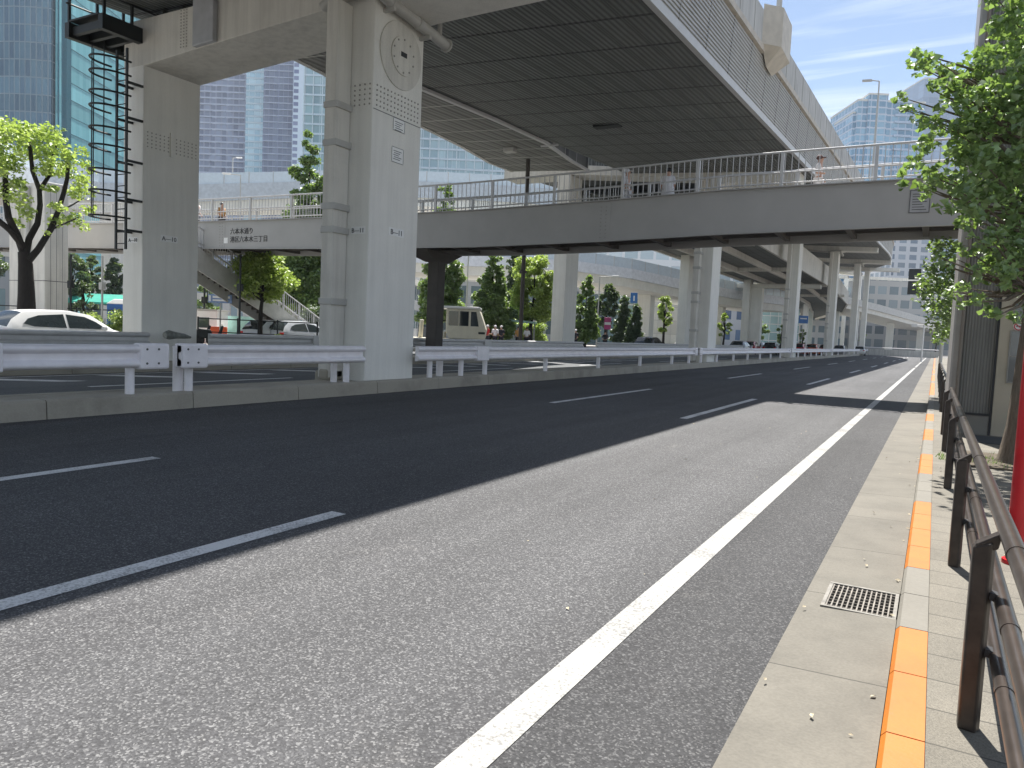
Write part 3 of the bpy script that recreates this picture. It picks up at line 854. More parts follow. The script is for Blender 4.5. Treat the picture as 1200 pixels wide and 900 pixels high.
GX = -10.72
guard(GX, -9.0, 7.75, (-5,-1,3.2,7.2), 'white guard rail on the near median, left of the nearest pier, up to the gap', caps=(0,1), sleeves=(5.0,))
guard(GX, 7.98, 12.5, (8.25,12.1), caps=(1,0), lab='short white guard rail between the gap and the nearest tall pier column')
guard(GX, 14.4, 38.3, (15.1,16.5,17.7,21.4,25.7,30.2,34.6,37.4), 'long white guard rail on the near median right of the nearest pier', caps=(0,1), sleeves=(17.3,))
guard(GX, 38.7, 66.8, (39.6,42.9,47,51,55,59,63), 'white guard rail passing the second pier on the near median')
guard(GX, 67.3, 95.5, (68,72,76,80,84,88,92), 'white guard rail passing the third pier on the near median')
guard(GX, 96.0, 150, (97,104,111,118,125,132,139,146), 'far white guard rail on the near median where the road bends')
RX = -18.28
guard(RX, -12, 12.7, (-8,-3,2,6,10.5), 'greyish rear guard rail in front of the white hatchback', caps=(0,0), mat=M['rail_grey'], sleeves=(7.0,))
guard(RX, 14.6, 41.0, (15.5,20,25,30,35,40), 'greyish rear guard rail in front of the staircase and truck', mat=M['rail_grey'], caps=(0,0), sleeves=(19.0,30.0))
guard(RX, 43.2, 69.3, (44,49,54,59,64,69), 'greyish rear guard rail between the second and third piers', mat=M['rail_grey'], caps=(0,0))
guard(RX, 71.5, 120, (74,82,90,98,106,114), 'greyish rear guard rail beyond the third pier', mat=M['rail_grey'], caps=(0,0))
# old thick stump posts behind the near rail
for (xx,yy,rr,lb) in ((-11.0,8.2,0.085,'thick white post behind the gap in the near guard rail'),(-11.15,12.1,0.07,'thick white post left of the nearest pier foot'),
                   (-11.2,16.1,0.09,'square white post behind the rail right of the nearest pier')):
    mb = MB(); mb.tube([(xx,yy,0.2),(xx,yy,0.98)],rr,14); mb.disc((xx,yy,0.98),(0,0,1),rr+0.01,0.02,14)
    tag(mesh_obj('bollard', mb, M['rail_white'], None, smooth='auto', origin=(xx,yy,0.24)), lb, 'post')
# wrapped bundle lying behind the rail
mb = MB(); pts=[(-18.0,13.0,0.97),(-18.0,13.1,0.99),(-18.0,13.35,0.98),(-18.0,13.6,0.96),(-18.0,13.8,0.93)]
mb.tube(pts,[0.09,0.13,0.09,0.07,0.03],9)
tag(mesh_obj('wrapped_marker', mb, plain('plastic_wrap',(0.2,0.21,0.19),0.4,0,0.4,8), None, smooth='auto', origin=(-17.9,13.8,0.9)), 'plastic wrapped road marker at the foot of the left pier leg', 'road marker')
mb = MB(); mb.box(-12.35,-11.8,12.75,14.0,0.02,0.42); mb.box(-11.8,-11.5,12.3,12.8,0.24,0.5)
tag(mesh_obj('concrete_block', mb, M['median'], None, bevel=0.06, origin=(-12,13.2,0)), 'dark dirty concrete block at the foot of the nearest pier', 'concrete block')
# small plants at kerb
# ================================================================= FOOTBRIDGE
fb = thing('footbridge', 'grey steel footbridge crossing over the road with lettered girder', 'footbridge', (-16, 25, 0))
FY0, FY1 = 23.5, 26.2
fpts = [(2.2,4.86,6.12),(-1.0,4.85,6.1),(-6,4.76,6.07),(-10,4.62,5.93),(-15,4.52,5.82),(-20,4.54,5.80),(-26,4.62,5.84),(-32,4.72,5.92),(-37,4.82,6.02),(-48,5.05,6.36),(-58,5.25,6.6)]
for yy0, yy1, nm in ((FY0, FY0+0.03, 'girder'), (FY1-0.03, FY1, 'girder')):
    mb = MB()
    for (xa,ba,ta),(xb,bb,tb) in zip(fpts[:-1], fpts[1:]):
        mb.hexa([(xb,yy0,bb),(xa,yy0,ba),(xa,yy1,ba),(xb,yy1,bb),(xb,yy0,tb),(xa,yy0,ta),(xa,yy1,ta),(xb,yy1,tb)])
        s_ = -1 if yy0 == FY0 else 1
        ya, yb = sorted((yy0 - 0.0, yy0 + s_*0.10))
        if yy0 != FY0: ya, yb = yy1, yy1+0.1
        mb.hexa([(xb,ya,bb-.03),(xa,ya,ba-.03),(xa,yb,ba-.03),(xb,yb,bb-.03),(xb,ya,bb),(xa,ya,ba),(xa,yb,ba),(xb,yb,bb)])
        mb.hexa([(xb,ya,tb-.0),(xa,ya,ta-.0),(xa,yb,ta-.0),(xb,yb,tb-.0),(xb,ya,tb+.03),(xa,ya,ta+.03),(xa,yb,ta+.03),(xb,yb,tb+.03)])
    mesh_obj(nm, mb, M['girder'], fb)
mb = MB()
for (xa,ba,ta),(xb,bb,tb) in zip(fpts[:-1], fpts[1:]):
    mb.hexa([(xb,FY0+.03,tb-.74),(xa,FY0+.03,ta-.74),(xa,FY1-.03,ta-.74),(xb,FY1-.03,tb-.74),(xb,FY0+.03,tb-.60),(xa,FY0+.03,ta-.60),(xa,FY1-.03,ta-.60),(xb,FY1-.03,tb-.60)])
mesh_obj('deck', mb, M['kerb'], fb)
def fz(x, k):
    for a, b in zip(fpts[:-1], fpts[1:]):
        if a[0] >= x >= b[0]:
            t_ = (a[0]-x)/(a[0]-b[0]); return a[k]*(1-t_)+b[k]*t_
    return fpts[-1][k]
mb = MB(); xx = 1.5
while xx > -57:
    z = fz(xx,1); mb.box(xx-0.08,xx+0.08,FY0+.03,FY1-.03,z+0.05,fz(xx,2)-.745); xx -= 2.0
for yy in (24.4,25.3):
    for (xa,ba,ta),(xb,bb,tb) in zip(fpts[:-1], fpts[1:]):
        mb.hexa([(xb,yy,bb+.1),(xa,yy,ba+.1),(xa,yy+.1,ba+.1),(xb,yy+.1,bb+.1),(xb,yy,tb-.75),(xa,yy,ta-.75),(xa,yy+.1,ta-.75),(xb,yy+.1,tb-.75)])
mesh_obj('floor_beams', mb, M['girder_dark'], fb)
PX = [1.0, -1.82, -4.35, -6.85, -9.35, -11.85, -14.35, -16.85, -19.35, -21.85, -24.35, -26.85, -29.35, -31.85, -34.35, -36.85, -39.4, -42, -44.5, -47, -49.5, -52, -54.5, -57]
for yy in (FY0+0.06, FY1-0.06):
    rl = MB()
    for zz, rr in ((1.04,0.033),(0.45,0.024),(0.14,0.022)):
        rl.tube([(a[0],yy,a[2]+zz) for a in fpts], rr, 8)
    r = mesh_obj('railing', rl, M['rail_grey'], fb, smooth='auto')
    bars = MB(); xx = 2.0
    while xx > -57.5:
        z = fz(xx,2)
        bars.box(xx-0.011,xx+0.011,yy-0.009,yy+0.009,z+0.12,z+1.02); xx -= 0.19
    mesh_obj('bars', bars, M['rail_grey'], r, local=False)
    for xx in PX:
        z = fz(xx,2); mb = MB(); mb.box(xx-0.045,xx+0.045,yy-0.04,yy+0.04,z-0.02,z+1.03); mesh_obj('post', mb, M['rail_grey'], r)
# bolted splices on the near girder
mb = MB()
for xc_ in (-9.95,-28.65,-36.3,-20.4):
    for k in range(9):
        for j in (-0.09,0.09):
            z = fz(xc_,1)+0.12+k*0.125; mb.tube([(xc_+j,FY0+.001,z),(xc_+j,FY0-0.016,z)],0.025,6)
mesh_obj('splice_bolts', mb, M['pbolt'], fb)
mb = MB()
for xc_ in (-9.95,-28.65,-36.3,-20.4): mb.box(xc_-0.25,xc_+0.25,FY0-0.008,FY0+.001,fz(xc_,1)+.05,fz(xc_,2)-.05)
mesh_obj('splice_plate', mb, M['girder'], fb)
z = fz(-27,1)
text('lettering', '六本木通り', (-28.05, FY0-0.012, z+0.66), (H,0,0), 0.30, M['ink'], fb, align='LEFT')
text('lettering', '港区六本木三丁目', (-28.05, FY0-0.012, z+0.30), (H,0,0), 0.30, M['ink'], fb, align='LEFT')
mb = MB(); mb.box(-28.45,-28.2,FY0-.012,FY0+.001,z+.25,z+.5); mesh_obj('plate', mb, M['plate'], fb)
mb = MB(); mb.box(-0.92,-0.42,FY0-.014,FY0+.001,5.2,5.82); pt = mesh_obj('plate', mb, plain('plate_grey',(0.36,0.36,0.37),0.5), fb)
mb = MB()
for a,b,c_,d_ in ((-.92,-.42,5.8,5.82),(-.92,-.42,5.2,5.22),(-.92,-.9,5.22,5.8),(-.44,-.42,5.22,5.8)): mb.box(a,b,FY0-.02,FY0-.014,c_,d_)
for k in range(7): mb.box(-0.85,-0.5-0.05*(k%3),FY0-.018,FY0-.014,5.28+k*0.07,5.30+k*0.07)
mesh_obj('print', mb, M['bolt'], pt)
# supports
def fb_column(xx, w_, label_=None):
    mb = MB(); z = fz(xx,1)
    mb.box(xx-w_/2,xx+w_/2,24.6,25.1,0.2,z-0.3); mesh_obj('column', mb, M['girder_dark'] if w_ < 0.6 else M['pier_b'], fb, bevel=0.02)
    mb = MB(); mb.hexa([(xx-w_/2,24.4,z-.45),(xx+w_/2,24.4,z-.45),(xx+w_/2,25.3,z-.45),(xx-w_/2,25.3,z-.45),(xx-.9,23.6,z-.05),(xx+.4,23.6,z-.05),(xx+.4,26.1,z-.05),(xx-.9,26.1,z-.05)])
    mesh_obj('column_head', mb, M['girder_dark'], fb)
fb_column(-17.6, 0.5)
fb_column(-34.8, 0.8)
# staircase down to the far pavement
st = thing('staircase', 'grey steel staircase descending from the footbridge to the far pavement', 'staircase', (-30, 27, 0.15))
S0 = Vector((-30.6, 22.9, 4.75)); S1 = Vector((-30.6, 31.8, 0.35))
for dx, nm in ((0.75,'stringer'),(-0.75,'stringer')):
    mb = MB(); xx = S0.x+dx
    mb.prism([(S0.y,S0.z-0.95),(S0.y,S0.z+0.1),(S1.y,S1.z+0.1),(S1.y,S1.z-0.3),(S1.y-0.9,S1.z-0.2)],'x',xx-0.03,xx+0.03)
    mesh_obj(nm, mb, plain('stringer_paint', (0.5,0.49,0.46),0.5), st)
mb = MB(); N = 26
for k in range(N):
    a = k/N; p = S0.lerp(S1, a)
    mb.box(S0.x-0.72,S0.x+0.72,p.y-0.02,p.y+0.36,p.z-0.22,p.z-0.17); mb.box(S0.x-0.72,S0.x+0.72,p.y-0.02,p.y+0.0,p.z-0.37,p.z-0.22)
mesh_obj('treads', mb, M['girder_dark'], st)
for dx in (0.75,-0.75):
    mb = MB(); xx = S0.x+dx
    for zz in (0.35,1.05): mb.tube([(xx,S0.y,S0.z+zz),(xx,S1.y,S1.z+zz)],0.03,6)
    for k in range(9): p = S0.lerp(S1,k/8); mb.box(xx-.035,xx+.035,p.y-.035,p.y+.035,p.z,p.z+1.05)
    for k in range(64): p = S0.lerp(S1,k/63); mb.box(xx-.01,xx+.01,p.y-.01,p.y+.01,p.z+.1,p.z+1.02)
    mesh_obj('railing', mb, M['rail_grey'], st)
# landing link to the bridge
mb = MB(); mb.box(-31.35,-29.85,22.0,23.45,4.55,4.72); mesh_obj('landing', mb, M['girder'], st)

# ================================================================= STAIR TOWER ON THE RIGHT
n = NT('ribbed_cladding'); v = n.new('ShaderNodeTexCoord'); s1 = n.new('ShaderNodeSeparateXYZ'); n.l.new(v.outputs['Object'], s1.inputs[0])
fx = n.math('FRACT', n.math('DIVIDE', n.math('ADD', s1.outputs[0], 50.0), 0.045))
rb = n.math('ABSOLUTE', n.math('SUBTRACT', fx, 0.5))
c = n.ramp(n.math('MULTIPLY', rb, 2.0), [(0.1, (0.12,0.116,0.105)), (0.6, (0.20,0.193,0.175))])
c = n.mix(1.0, c, n.ramp(n.noise(n.co((8,8,0.8)), 1.2, 5), [(0.3,0.8),(0.7,1.15)]), 'MULTIPLY')
n.bump(rb, 0.8, 0.02); M['ribbed'] = n.fin(c, 0.6)
tw = thing('stair_tower', 'dark grey ribbed stair tower standing on the pavement at the right edge', 'tower', (1.6, 15, 0.1))
TY = 14.85; TX = 0.24
mb = MB(); mb.box(TX+0.12,3.6,TY+0.06,18.6,0.32,13.6); mesh_obj('wall', mb, M['ribbed'], tw)
mb = MB(); mb.box(TX,TX+0.035,TY,18.6,0.1,13.6); mb.box(TX+0.036,TX+0.12,TY+0.03,TY+0.1,0.1,13.6)
mesh_obj('corner_trim', mb, plain('trim_pale', (0.36,0.34,0.32),0.4), tw)
mb = MB(); mb.tube([(TX+0.13,TY-0.0,0.1),(TX+0.13,TY-0.0,13.6)],0.028,10); mesh_obj('downpipe', mb, plain('downpipe_brown',(0.20,0.17,0.14),0.4), tw, smooth='auto')
mb = MB(); mb.box(TX+0.12,0.86,TY+0.02,TY+0.1,0.1,0.42); mesh_obj('plinth', mb, plain('plinth_grey',(0.2,0.19,0.17),0.8), tw)
mb = MB(); mb.box(TX+0.15,0.86,TY+0.0,TY+0.03,0.425,0.46); mb.box(0.865,0.895,TY+0.0,TY+0.1,0.1,13.6); mb.box(2.2,2.22,TY+0.03,TY+0.1,0.1,13.6); mesh_obj('joint_strip', mb, M['ink'], tw)
# entrance niche beside it
mb = MB(); mb.box(0.90,3.6,TY+0.01,TY+0.09,0.1,2.75); mesh_obj('entrance_wall', mb, M['beige'], tw)
for a,b,c_,d_ in ((1.09,1.35,2.05,2.32),(1.07,1.36,1.02,1.85)):
    mb = MB(); mb.box(a,b,TY-0.005,TY+0.02,c_,d_); w1 = mesh_obj('window', mb, M['glass'], tw)
    mb = MB(); mb.box(a-.02,a,TY-.012,TY+.02,c_-.02,d_+.02); mb.box(b,b+.02,TY-.012,TY+.02,c_-.02,d_+.02); mb.box(a,b,TY-.012,TY+.02,d_,d_+.02); mb.box(a,b,TY-.012,TY+.02,c_-.02,c_); mb.box(a,b,TY-.012,TY+.0,(c_+d_)/2,(c_+d_)/2+.015)
    mesh_obj('frame', mb, plain('niche_frame',(0.25,0.24,0.22),0.5), w1)
mb = MB(); mb.disc((1.16,TY+0.012,1.94),(0,-1,0),0.075,0.01,24); sg = mesh_obj('no_smoking_sign', mb, M['white'], tw)
mb = MB()
pts = [(1.16+0.06*math.cos(k*math.pi/12),TY-0.002,1.94+0.06*math.sin(k*math.pi/12)) for k in range(25)]
mb.tube(pts,0.008,6,cap=False); mb.beam((1.12,TY-0.002,1.98),(1.20,TY-0.002,1.90),0.012,0.006,up=(0,1,0)); mesh_obj('red_ring', mb, M['red'], sg)
mb = MB(); mb.box(1.125,1.195,TY-0.003,TY+0.003,1.935,1.95); mesh_obj('cigarette', mb, M['ink'], sg)
mb = MB(); mb.box(0.55,1.15,13.5,14.6,0.103,0.112); tag(mesh_obj('tower_shadow_sheet', mb, plain('shadow_dark',(0.05,0.055,0.06),0.9), None, origin=(0.85,14,0.1)), 'dark grey sheet painted as the shadow in front of the stair tower entrance', 'painted shadow')  # flat dark sheet stands in for the shadow before the tower door

# ================================================================= PEDESTRIAN HANDRAIL (near right)
def ped_rail(ys_, lab):
    t = thing('pedestrian_rail', lab, 'handrail', (0.22, ys_[0], 0.1), 0, 'brown pedestrian rails by the kerb')
    for yy in ys_:
        mb = MB()
        sec = [(-0.035,-0.03),(0.02,-0.042),(0.035,-0.01),(0.035,0.03),(-0.02,0.04),(-0.038,0.02)]
        n_ = len(sec)
        vs = [(0.207+a,yy+b,0.10) for a,b in sec] + [(0.207+a,yy+b,0.79+ (0.03*(a+0.035)/0.07)) for a,b in sec]
        mb.add(vs, [tuple(range(n_-1,-1,-1)), tuple(range(n_,2*n_))]+[(k,(k+1)%n_,n_+(k+1)%n_,n_+k) for k in range(n_)])
        ps = mesh_obj('post', mb, M['brown_post'], t, bevel=0.008)
        mb = MB(); mb.hexa([(0.178,yy-.03,.76),(0.25,yy-.03,.79),(0.25,yy+.03,.79),(0.178,yy+.03,.76),(0.178,yy-.03,.80),(0.262,yy-.03,.858),(0.262,yy+.03,.858),(0.178,yy+.03,.80)]); mesh_obj('top_arm', mb, M['brown_post'], ps, bevel=0.006)
        mb = MB()
        for zz in (0.405,0.615): mb.beam((0.235,yy,zz),(0.275,yy,zz-0.008),0.05,0.028)
        mesh_obj('bracket', mb, M['ink'], ps)
    a, b = ys_[0]-0.75, ys_[-1]+0.35
    for zz, rr in ((0.85,0.031),(0.60,0.028),(0.39,0.028)):
        mb = MB(); mb.tube([(0.278,a,zz),(0.278,(a+b)/2,zz),(0.278,b,zz)],rr,16)
        for yy in ys_[1::1]: mb.tube([(0.278,yy-0.35,zz),(0.278,yy-0.31,zz)],rr+0.0025,16)
        mesh_obj('rail', mb, M['brown'], t, smooth='auto')
ped_rail([0.6,3.22,5.62,8.75,11.95,14.3], 'brown three-bar pedestrian rail along the pavement edge in the foreground')
ped_rail([19.5,22.5,25.5,28.5,31.5,34.5,37.5,40.5,43.5], 'brown pedestrian rail continuing beyond the stair tower')
# red pole
rp = thing('red_pole', 'glossy red pole standing on the pavement behind the handrail', 'pole', (0.56,5.95,0.1))
mb = MB(); mb.tube([(0.56,5.95,0.1),(0.56,5.95,4.4)],0.055,20); mesh_obj('shaft', mb, M['red'], rp, smooth='auto')
mb = MB(); mb.tube([(0.56,5.95,0.1),(0.56,5.95,0.13)],0.075,20); mesh_obj('base', mb, M['red'], rp, smooth='auto')

# ================================================================= TREES
def leaves_mesh(name, centers, n_per, spread, size, mat, parent, flat=0.55, shape='leaf'):
    """centers: (x,y,z,r) clumps; leaves live in the shell-biased volume of each clump"""
    P = []
    for (x,y,z,r_) in centers:
        k = max(4, int(n_per * (r_/spread)**2))
        d = RNG.normal(size=(k,3)); d /= np.linalg.norm(d,axis=1)[:,None]
        rad = r_ * RNG.uniform(0.25,1.0,size=(k,1))**0.6 * RNG.uniform(0.75,1.12,size=(k,1))
        P.append(np.array([[x,y,z]]) + d*rad*np.array([[1,1,0.8]]))
    P = np.concatenate(P); k = len(P)
    nrm = RNG.normal(size=(k,3)); nrm[:,2] = np.abs(nrm[:,2]) + flat; nrm /= np.linalg.norm(nrm,axis=1)[:,None]
    a = np.cross(nrm, RNG.normal(size=(k,3))); a /= np.linalg.norm(a,axis=1)[:,None]
    b = np.cross(nrm, a)
    s = size * RNG.uniform(0.6,1.25,size=(k,1))
    fold = nrm * s * 0.22
    if shape == 'leaf':
        V = np.stack([P - a*s*0.5, P - b*s*0.36 + fold, P + a*s*0.5, P + b*s*0.36 + fold], 1)
        F = [(0,1,2),(0,2,3)]; nv = 4
    else:
        V = np.stack([P - a*s*0.5, P + a*s*0.25 - b*s*0.45 + fold, P + a*s*0.45, P + a*s*0.25 + b*s*0.45 + fold], 1)
        F = [(0,1,2),(0,2,3)]; nv = 4
    V = V.reshape(-1,3)
    off = ROOT[parent.name]
    V = V - np.array([off.x,off.y,off.z])
    base = np.arange(k)*nv
    T = np.concatenate([np.stack([base+f[0],base+f[1],base+f[2]],1) for f in F])
    me = bpy.data.meshes.new(name); me.vertices.add(len(V)); me.vertices.foreach_set('co', V.ravel())
    me.loops.add(T.size); me.loops.foreach_set('vertex_index', T.ravel().astype(np.int32))
    me.polygons.add(len(T)); me.polygons.foreach_set('loop_start', np.arange(0,T.size,3).astype(np.int32))
    me.update(calc_edges=True); me.validate(); me.materials.append(mat)
    ob = bpy.data.objects.new(name, me); COL.objects.link(ob); ob.parent = parent; return ob

def tree(label, base, height, fork, crown, n_per, lsize, mat, barkm, r0=0.14, group=None, name='street_tree', lean=(0,0), branches=9, cat='tree'):
    """crown: list of clumps (dx,dy,z,r) relative to base"""
    t = thing(name, label, cat, base, 0, group); B = Vector(base)
    mb = MB(); top = B + Vector((lean[0],lean[1],height*0.86)); fk = B + Vector((lean[0]*0.5,lean[1]*0.5,fork))
    wob = lambda s: Vector((random.uniform(-s,s),random.uniform(-s,s),0))
    mb.tube([B - Vector((0,0,0.1)), B+Vector((0,0,0.25)), B.lerp(fk,0.5)+wob(r0*0.5), fk], [r0*1.5, r0*1.1, r0*0.9, r0*0.75], 10)
    mb.tube([fk, fk.lerp(top,0.5)+wob(r0), top], [r0*0.75,r0*0.4,r0*0.1], 8)
    cl = sorted(crown, key=lambda c_: -c_[3])[:branches]
    for (dx,dy,z,r_) in cl:
        e = B + Vector((dx,dy,z)); s_ = fk.lerp(top, max(0.0, min(0.8, (z-fork)/max(0.1,height-fork)*0.6)))
        md = s_.lerp(e,0.5) + Vector((0,0,-0.08*(e-s_).length)) + wob(0.06)
        mb.tube([s_, md, e], [r0*0.38, r0*0.24, r0*0.07], 7)
    mesh_obj('trunk', mb, barkm, t, smooth='auto')
    leaves_mesh('crown', [(B.x+a,B.y+b,B.z+c_,d_) for a,b,c_,d_ in crown], n_per, 1.0, lsize, mat, t)
    return t
def conifer(label, base, h, rb, mat, n=900, ls=0.2, group=None, name='conifer'):
    cr = []; 
    zz = h*0.18
    while zz < h:
        f = 1 - (zz/h); R0 = rb*(0.14+1.05*f**0.62)
        k = max(3,int(8*f)+3)
        for i in range(k):
            a = random.uniform(0,6.28); d = R0*random.uniform(0.35,0.9)
            cr.append((d*math.cos(a), d*math.sin(a), zz+random.uniform(-.15,.15), max(0.22, R0*random.uniform(0.25,0.42))))
        zz += h*0.042
    cr.append((0,0,h*0.97,0.2))
    return tree(label, base, h, h*0.15, cr, n, ls, mat, M['bark_dark'], 0.1+h*0.008, group, name, branches=14)
def broad(label, base, h, rx, mat, n=700, ls=0.2, group=None, z0=0.42, name='street_tree', k=22, bm=None):
    cr = []
    for i in range(k):
        a = random.uniform(0,6.28); u = random.uniform(-0.95,1); d = rx*math.sqrt(max(0,1-u*u))*random.uniform(0.3,0.85)
        zc_ = h*(z0+(1-z0)*0.5) + u*h*(1-z0)*0.42
        cr.append((d*math.cos(a), d*math.sin(a), zc_, rx*random.uniform(0.2,0.34)))
    return tree(label, base, h, h*0.38, cr, n, ls, mat, bm or M['bark_dark'], 0.08+h*0.012, group, name, branches=11)

# --- near tree on the right: trunk and crown surveyed from the photograph
TB = Vector((0.98, 11.3, 0.10))
nt_ = thing('street_tree', 'leafy tree with pale trunk close beside the handrail at the right edge', 'tree', TB)
mb = MB()
mb.tube([TB-Vector((0,0,.1)), TB+Vector((0.0,0,0.08)), TB+Vector((0.02,0,0.5)), TB+Vector((0.06,0,1.6)), TB+Vector((0.10,0.0,2.8)), TB+Vector((0.15,0,4.4)), TB+Vector((0.05,0.1,6.2)), TB+Vector((0.1,0.1,8.0))],
        [0.26,0.20,0.155,0.14,0.125,0.10,0.06,0.02], 14)
near_px = [(1075,72,.08),(1085,80,.12),(1100,92,.14),(1068,70,.05),(1118,105,.14),(1130,122,.12),(1185,40,.34),(1160,70,.28),(1195,95,.36),(1170,110,.32),(1140,105,.22),(1110,88,.14),(1090,78,.11),(1122,95,.15),(1078,74,.06),
 (1150,140,.30),(1185,150,.40),(1130,150,.22),(1105,140,.16),(1080,140,.12),(1062,132,.08),(1060,122,.05),(1120,118,.12),(1100,112,.09),(1135,85,.12),
 (1090,165,.20),(1120,175,.28),(1150,185,.34),(1190,195,.38),(1075,190,.16),(1065,210,.10),(1095,205,.22),(1130,215,.26),(1165,225,.30),(1195,240,.36),
 (1085,225,.13),(1110,235,.16),(1145,250,.20),(1175,265,.26),(1195,285,.28),(1160,285,.16),(1130,262,.12),(1140,285,.12),
 (1165,305,.20),(1190,318,.22),(1130,300,.10),(1185,345,.18),(1150,345,.12),(1165,365,.12),(1135,355,.08),(1195,365,.14),(1110,310,.08),
 (1120,335,.13),(1150,325,.14),(1175,330,.15),(1200,60,.3),(1215,130,.4),(1225,220,.4),(1220,300,.35),(1188,10,.16),(1175,-10,.18),(1215,-10,.35)]
near_cl = []
for (a,b,r_) in near_px:
    for q in range(5):
        Y_ = 11.1 + random.uniform(-1.1,1.1)
        pp = atY(a+random.uniform(-11,11), b+random.uniform(-11,11), Y_)
        near_cl.append((pp.x,pp.y,pp.z,max(.05,r_*random.uniform(0.45,0.85))))
# crown bulk outside the frame
for k in range(26):
    near_cl.append((1.9+random.uniform(-.5,1.6), 11.4+random.uniform(-1.6,1.6), random.uniform(3.2,7.4), random.uniform(.35,.6)))
for (x_,y_,z_,r_) in near_cl:
    if random.random() < 0.45:
        e = Vector((x_,y_,z_)); zz = max(2.4, min(7.0, z_-0.45)); s_ = Vector((TB.x+0.1,TB.y+0.05,zz))
        md = s_.lerp(e,0.5)+Vector((0,0,-0.1))
        L = (e-s_).length
        mb.tube([s_,md,e],[0.016+0.014*L,0.012+0.004*L,0.004],6)
mesh_obj('trunk', mb, M['bark_pale'], nt_, smooth='auto')
leaves_mesh('crown', near_cl, 1250, 1.0, 0.095, M['leaf_near'], nt_, flat=0.25, shape='fan')
# planting square at the trunk
mb = MB(); mb.box(0.45,1.55,10.6,12.1,0.102,0.125)
struct('tree_pit', mb, plain('tree_pit_soil',(0.10,0.08,0.055),0.95,0,0.4,12,bump=0.8))
mb = MB()
for k in range(420):
    x_=random.uniform(0.1,0.8) if k<200 else random.uniform(0.4,1.5); y_=random.uniform(10.9,11.5) if k<200 else random.uniform(10.6,12.1)
    h_=random.uniform(.02,.07); a=random.uniform(0,6.28)
    mb.add([(x_-.008*math.cos(a),y_-.008*math.sin(a),.105),(x_+.008*math.cos(a),y_+.008*math.sin(a),.105),(x_+.02,y_+.01,.105+h_)],[(0,1,2)])
g = mesh_obj('weeds', mb, M['leaf_mid']); g['kind']='stuff'; g['label']='low green weeds growing between the pavers and around the trunk'; g['category']='weeds'

mb = MB()
for k in range(90):
    x_ = random.choice([random.uniform(-.56,-.1), random.uniform(.1,.9), random.uniform(-6,-.6), random.uniform(-.12,-.085)]); y_ = random.uniform(2.2,16); s_ = random.uniform(.008,.02); a = random.uniform(0,6.28)
    z_ = .008 if x_ < -.58 else (.026 if x_ < -.08 else .108)
    mb.add([(x_+s_*math.cos(a),y_+s_*math.sin(a),z_),(x_-s_*.5*math.sin(a),y_+s_*.5*math.cos(a),z_+s_*.4),(x_-s_*math.cos(a),y_-s_*math.sin(a),z_),(x_+s_*.5*math.sin(a),y_-s_*.5*math.cos(a),z_)],[(0,1,2,3)])
g = mesh_obj('leaf_litter', mb, plain('litter_tan',(0.42,0.36,0.25),0.8,0,0.5,30)); g['kind']='stuff'; g['label']='scattered tiny dry leaf scraps and grit on the kerb and road'; g['category']='litter'

# second tree beyond the stair tower, over the kerb
T2 = Vector((0.9, 27.0, 0.1))
cl2 = []
for (a,b,r_) in [(1108,292,.5),(1120,300,.45),(1098,310,.45),(1092,330,.55),(1105,325,.6),(1118,335,.5),(1095,350,.6),(1108,360,.55),(1100,375,.45),(1112,385,.4),(1104,395,.35),(1120,365,.5),(1085,340,.35),(1125,320,.5),(1135,340,.6),(1098,290,.3),(1110,280,.5)]:
    pp = atY(a,b,26.5+random.uniform(-.8,.8)); cl2.append((pp.x-T2.x,pp.y-T2.y,pp.z-T2.z,r_))
tree('bright green tree just behind the stair tower, overhanging the kerb', T2, 5.4, 1.9, cl2, 520, 0.15, M['leaf_mid'], M['bark_pale'], 0.1)
for k,(Y_,lab) in enumerate(((44,'small roadside tree far along the right kerb'),(62,'farthest roadside tree at the end of the right kerb'))):
    broad(lab, (1.0,Y_,0.1), 4.6+0.4*k, 1.1, M['leaf_mid'], 420, 0.2)

# --- pollarded tree at the left: surveyed
T3 = atX(31, 372, -28.6); T3 = Vector((T3.x, T3.y, 0.15))
t3 = thing('street_tree', 'lime green pollarded tree with black forked trunk at the left edge', 'tree', T3)
mb = MB(); Y3 = T3.y
def L3(px_, py_, dy=0.0): return atX(px_, py_, -28.6+dy)
mb.tube([T3-Vector((0,0,.1)), L3(31,345), L3(30,310), L3(28,295)],[0.36,0.27,0.23,0.19],12)
for path_, r_ in (([(28,297),(20,275),(10,255),(7,235),(6,200),(4,180),(-6,160)],.22),([(30,300),(34,280),(44,262),(47,240),(46,222),(38,200),(36,180),(34,165)],.2),([(46,224),(58,205),(62,185),(66,170)],.13),
                  ([(34,305),(45,292),(60,268),(68,248),(75,225),(79,208),(80,190)],.2),([(66,250),(85,240),(98,232)],.06),([(30,292),(12,270),(-12,250),(-25,235)],.2),([(58,270),(75,262),(92,255)],.07)):
    mb.tube([L3(a,b,0.3*math.sin(a*0.13+b*0.05)) for a,b in path_],[r_*0.62*(1-0.6*i/len(path_)) for i in range(len(path_))],8)
mesh_obj('trunk', mb, M['bark_dark'], t3, smooth='auto')
cl3 = []
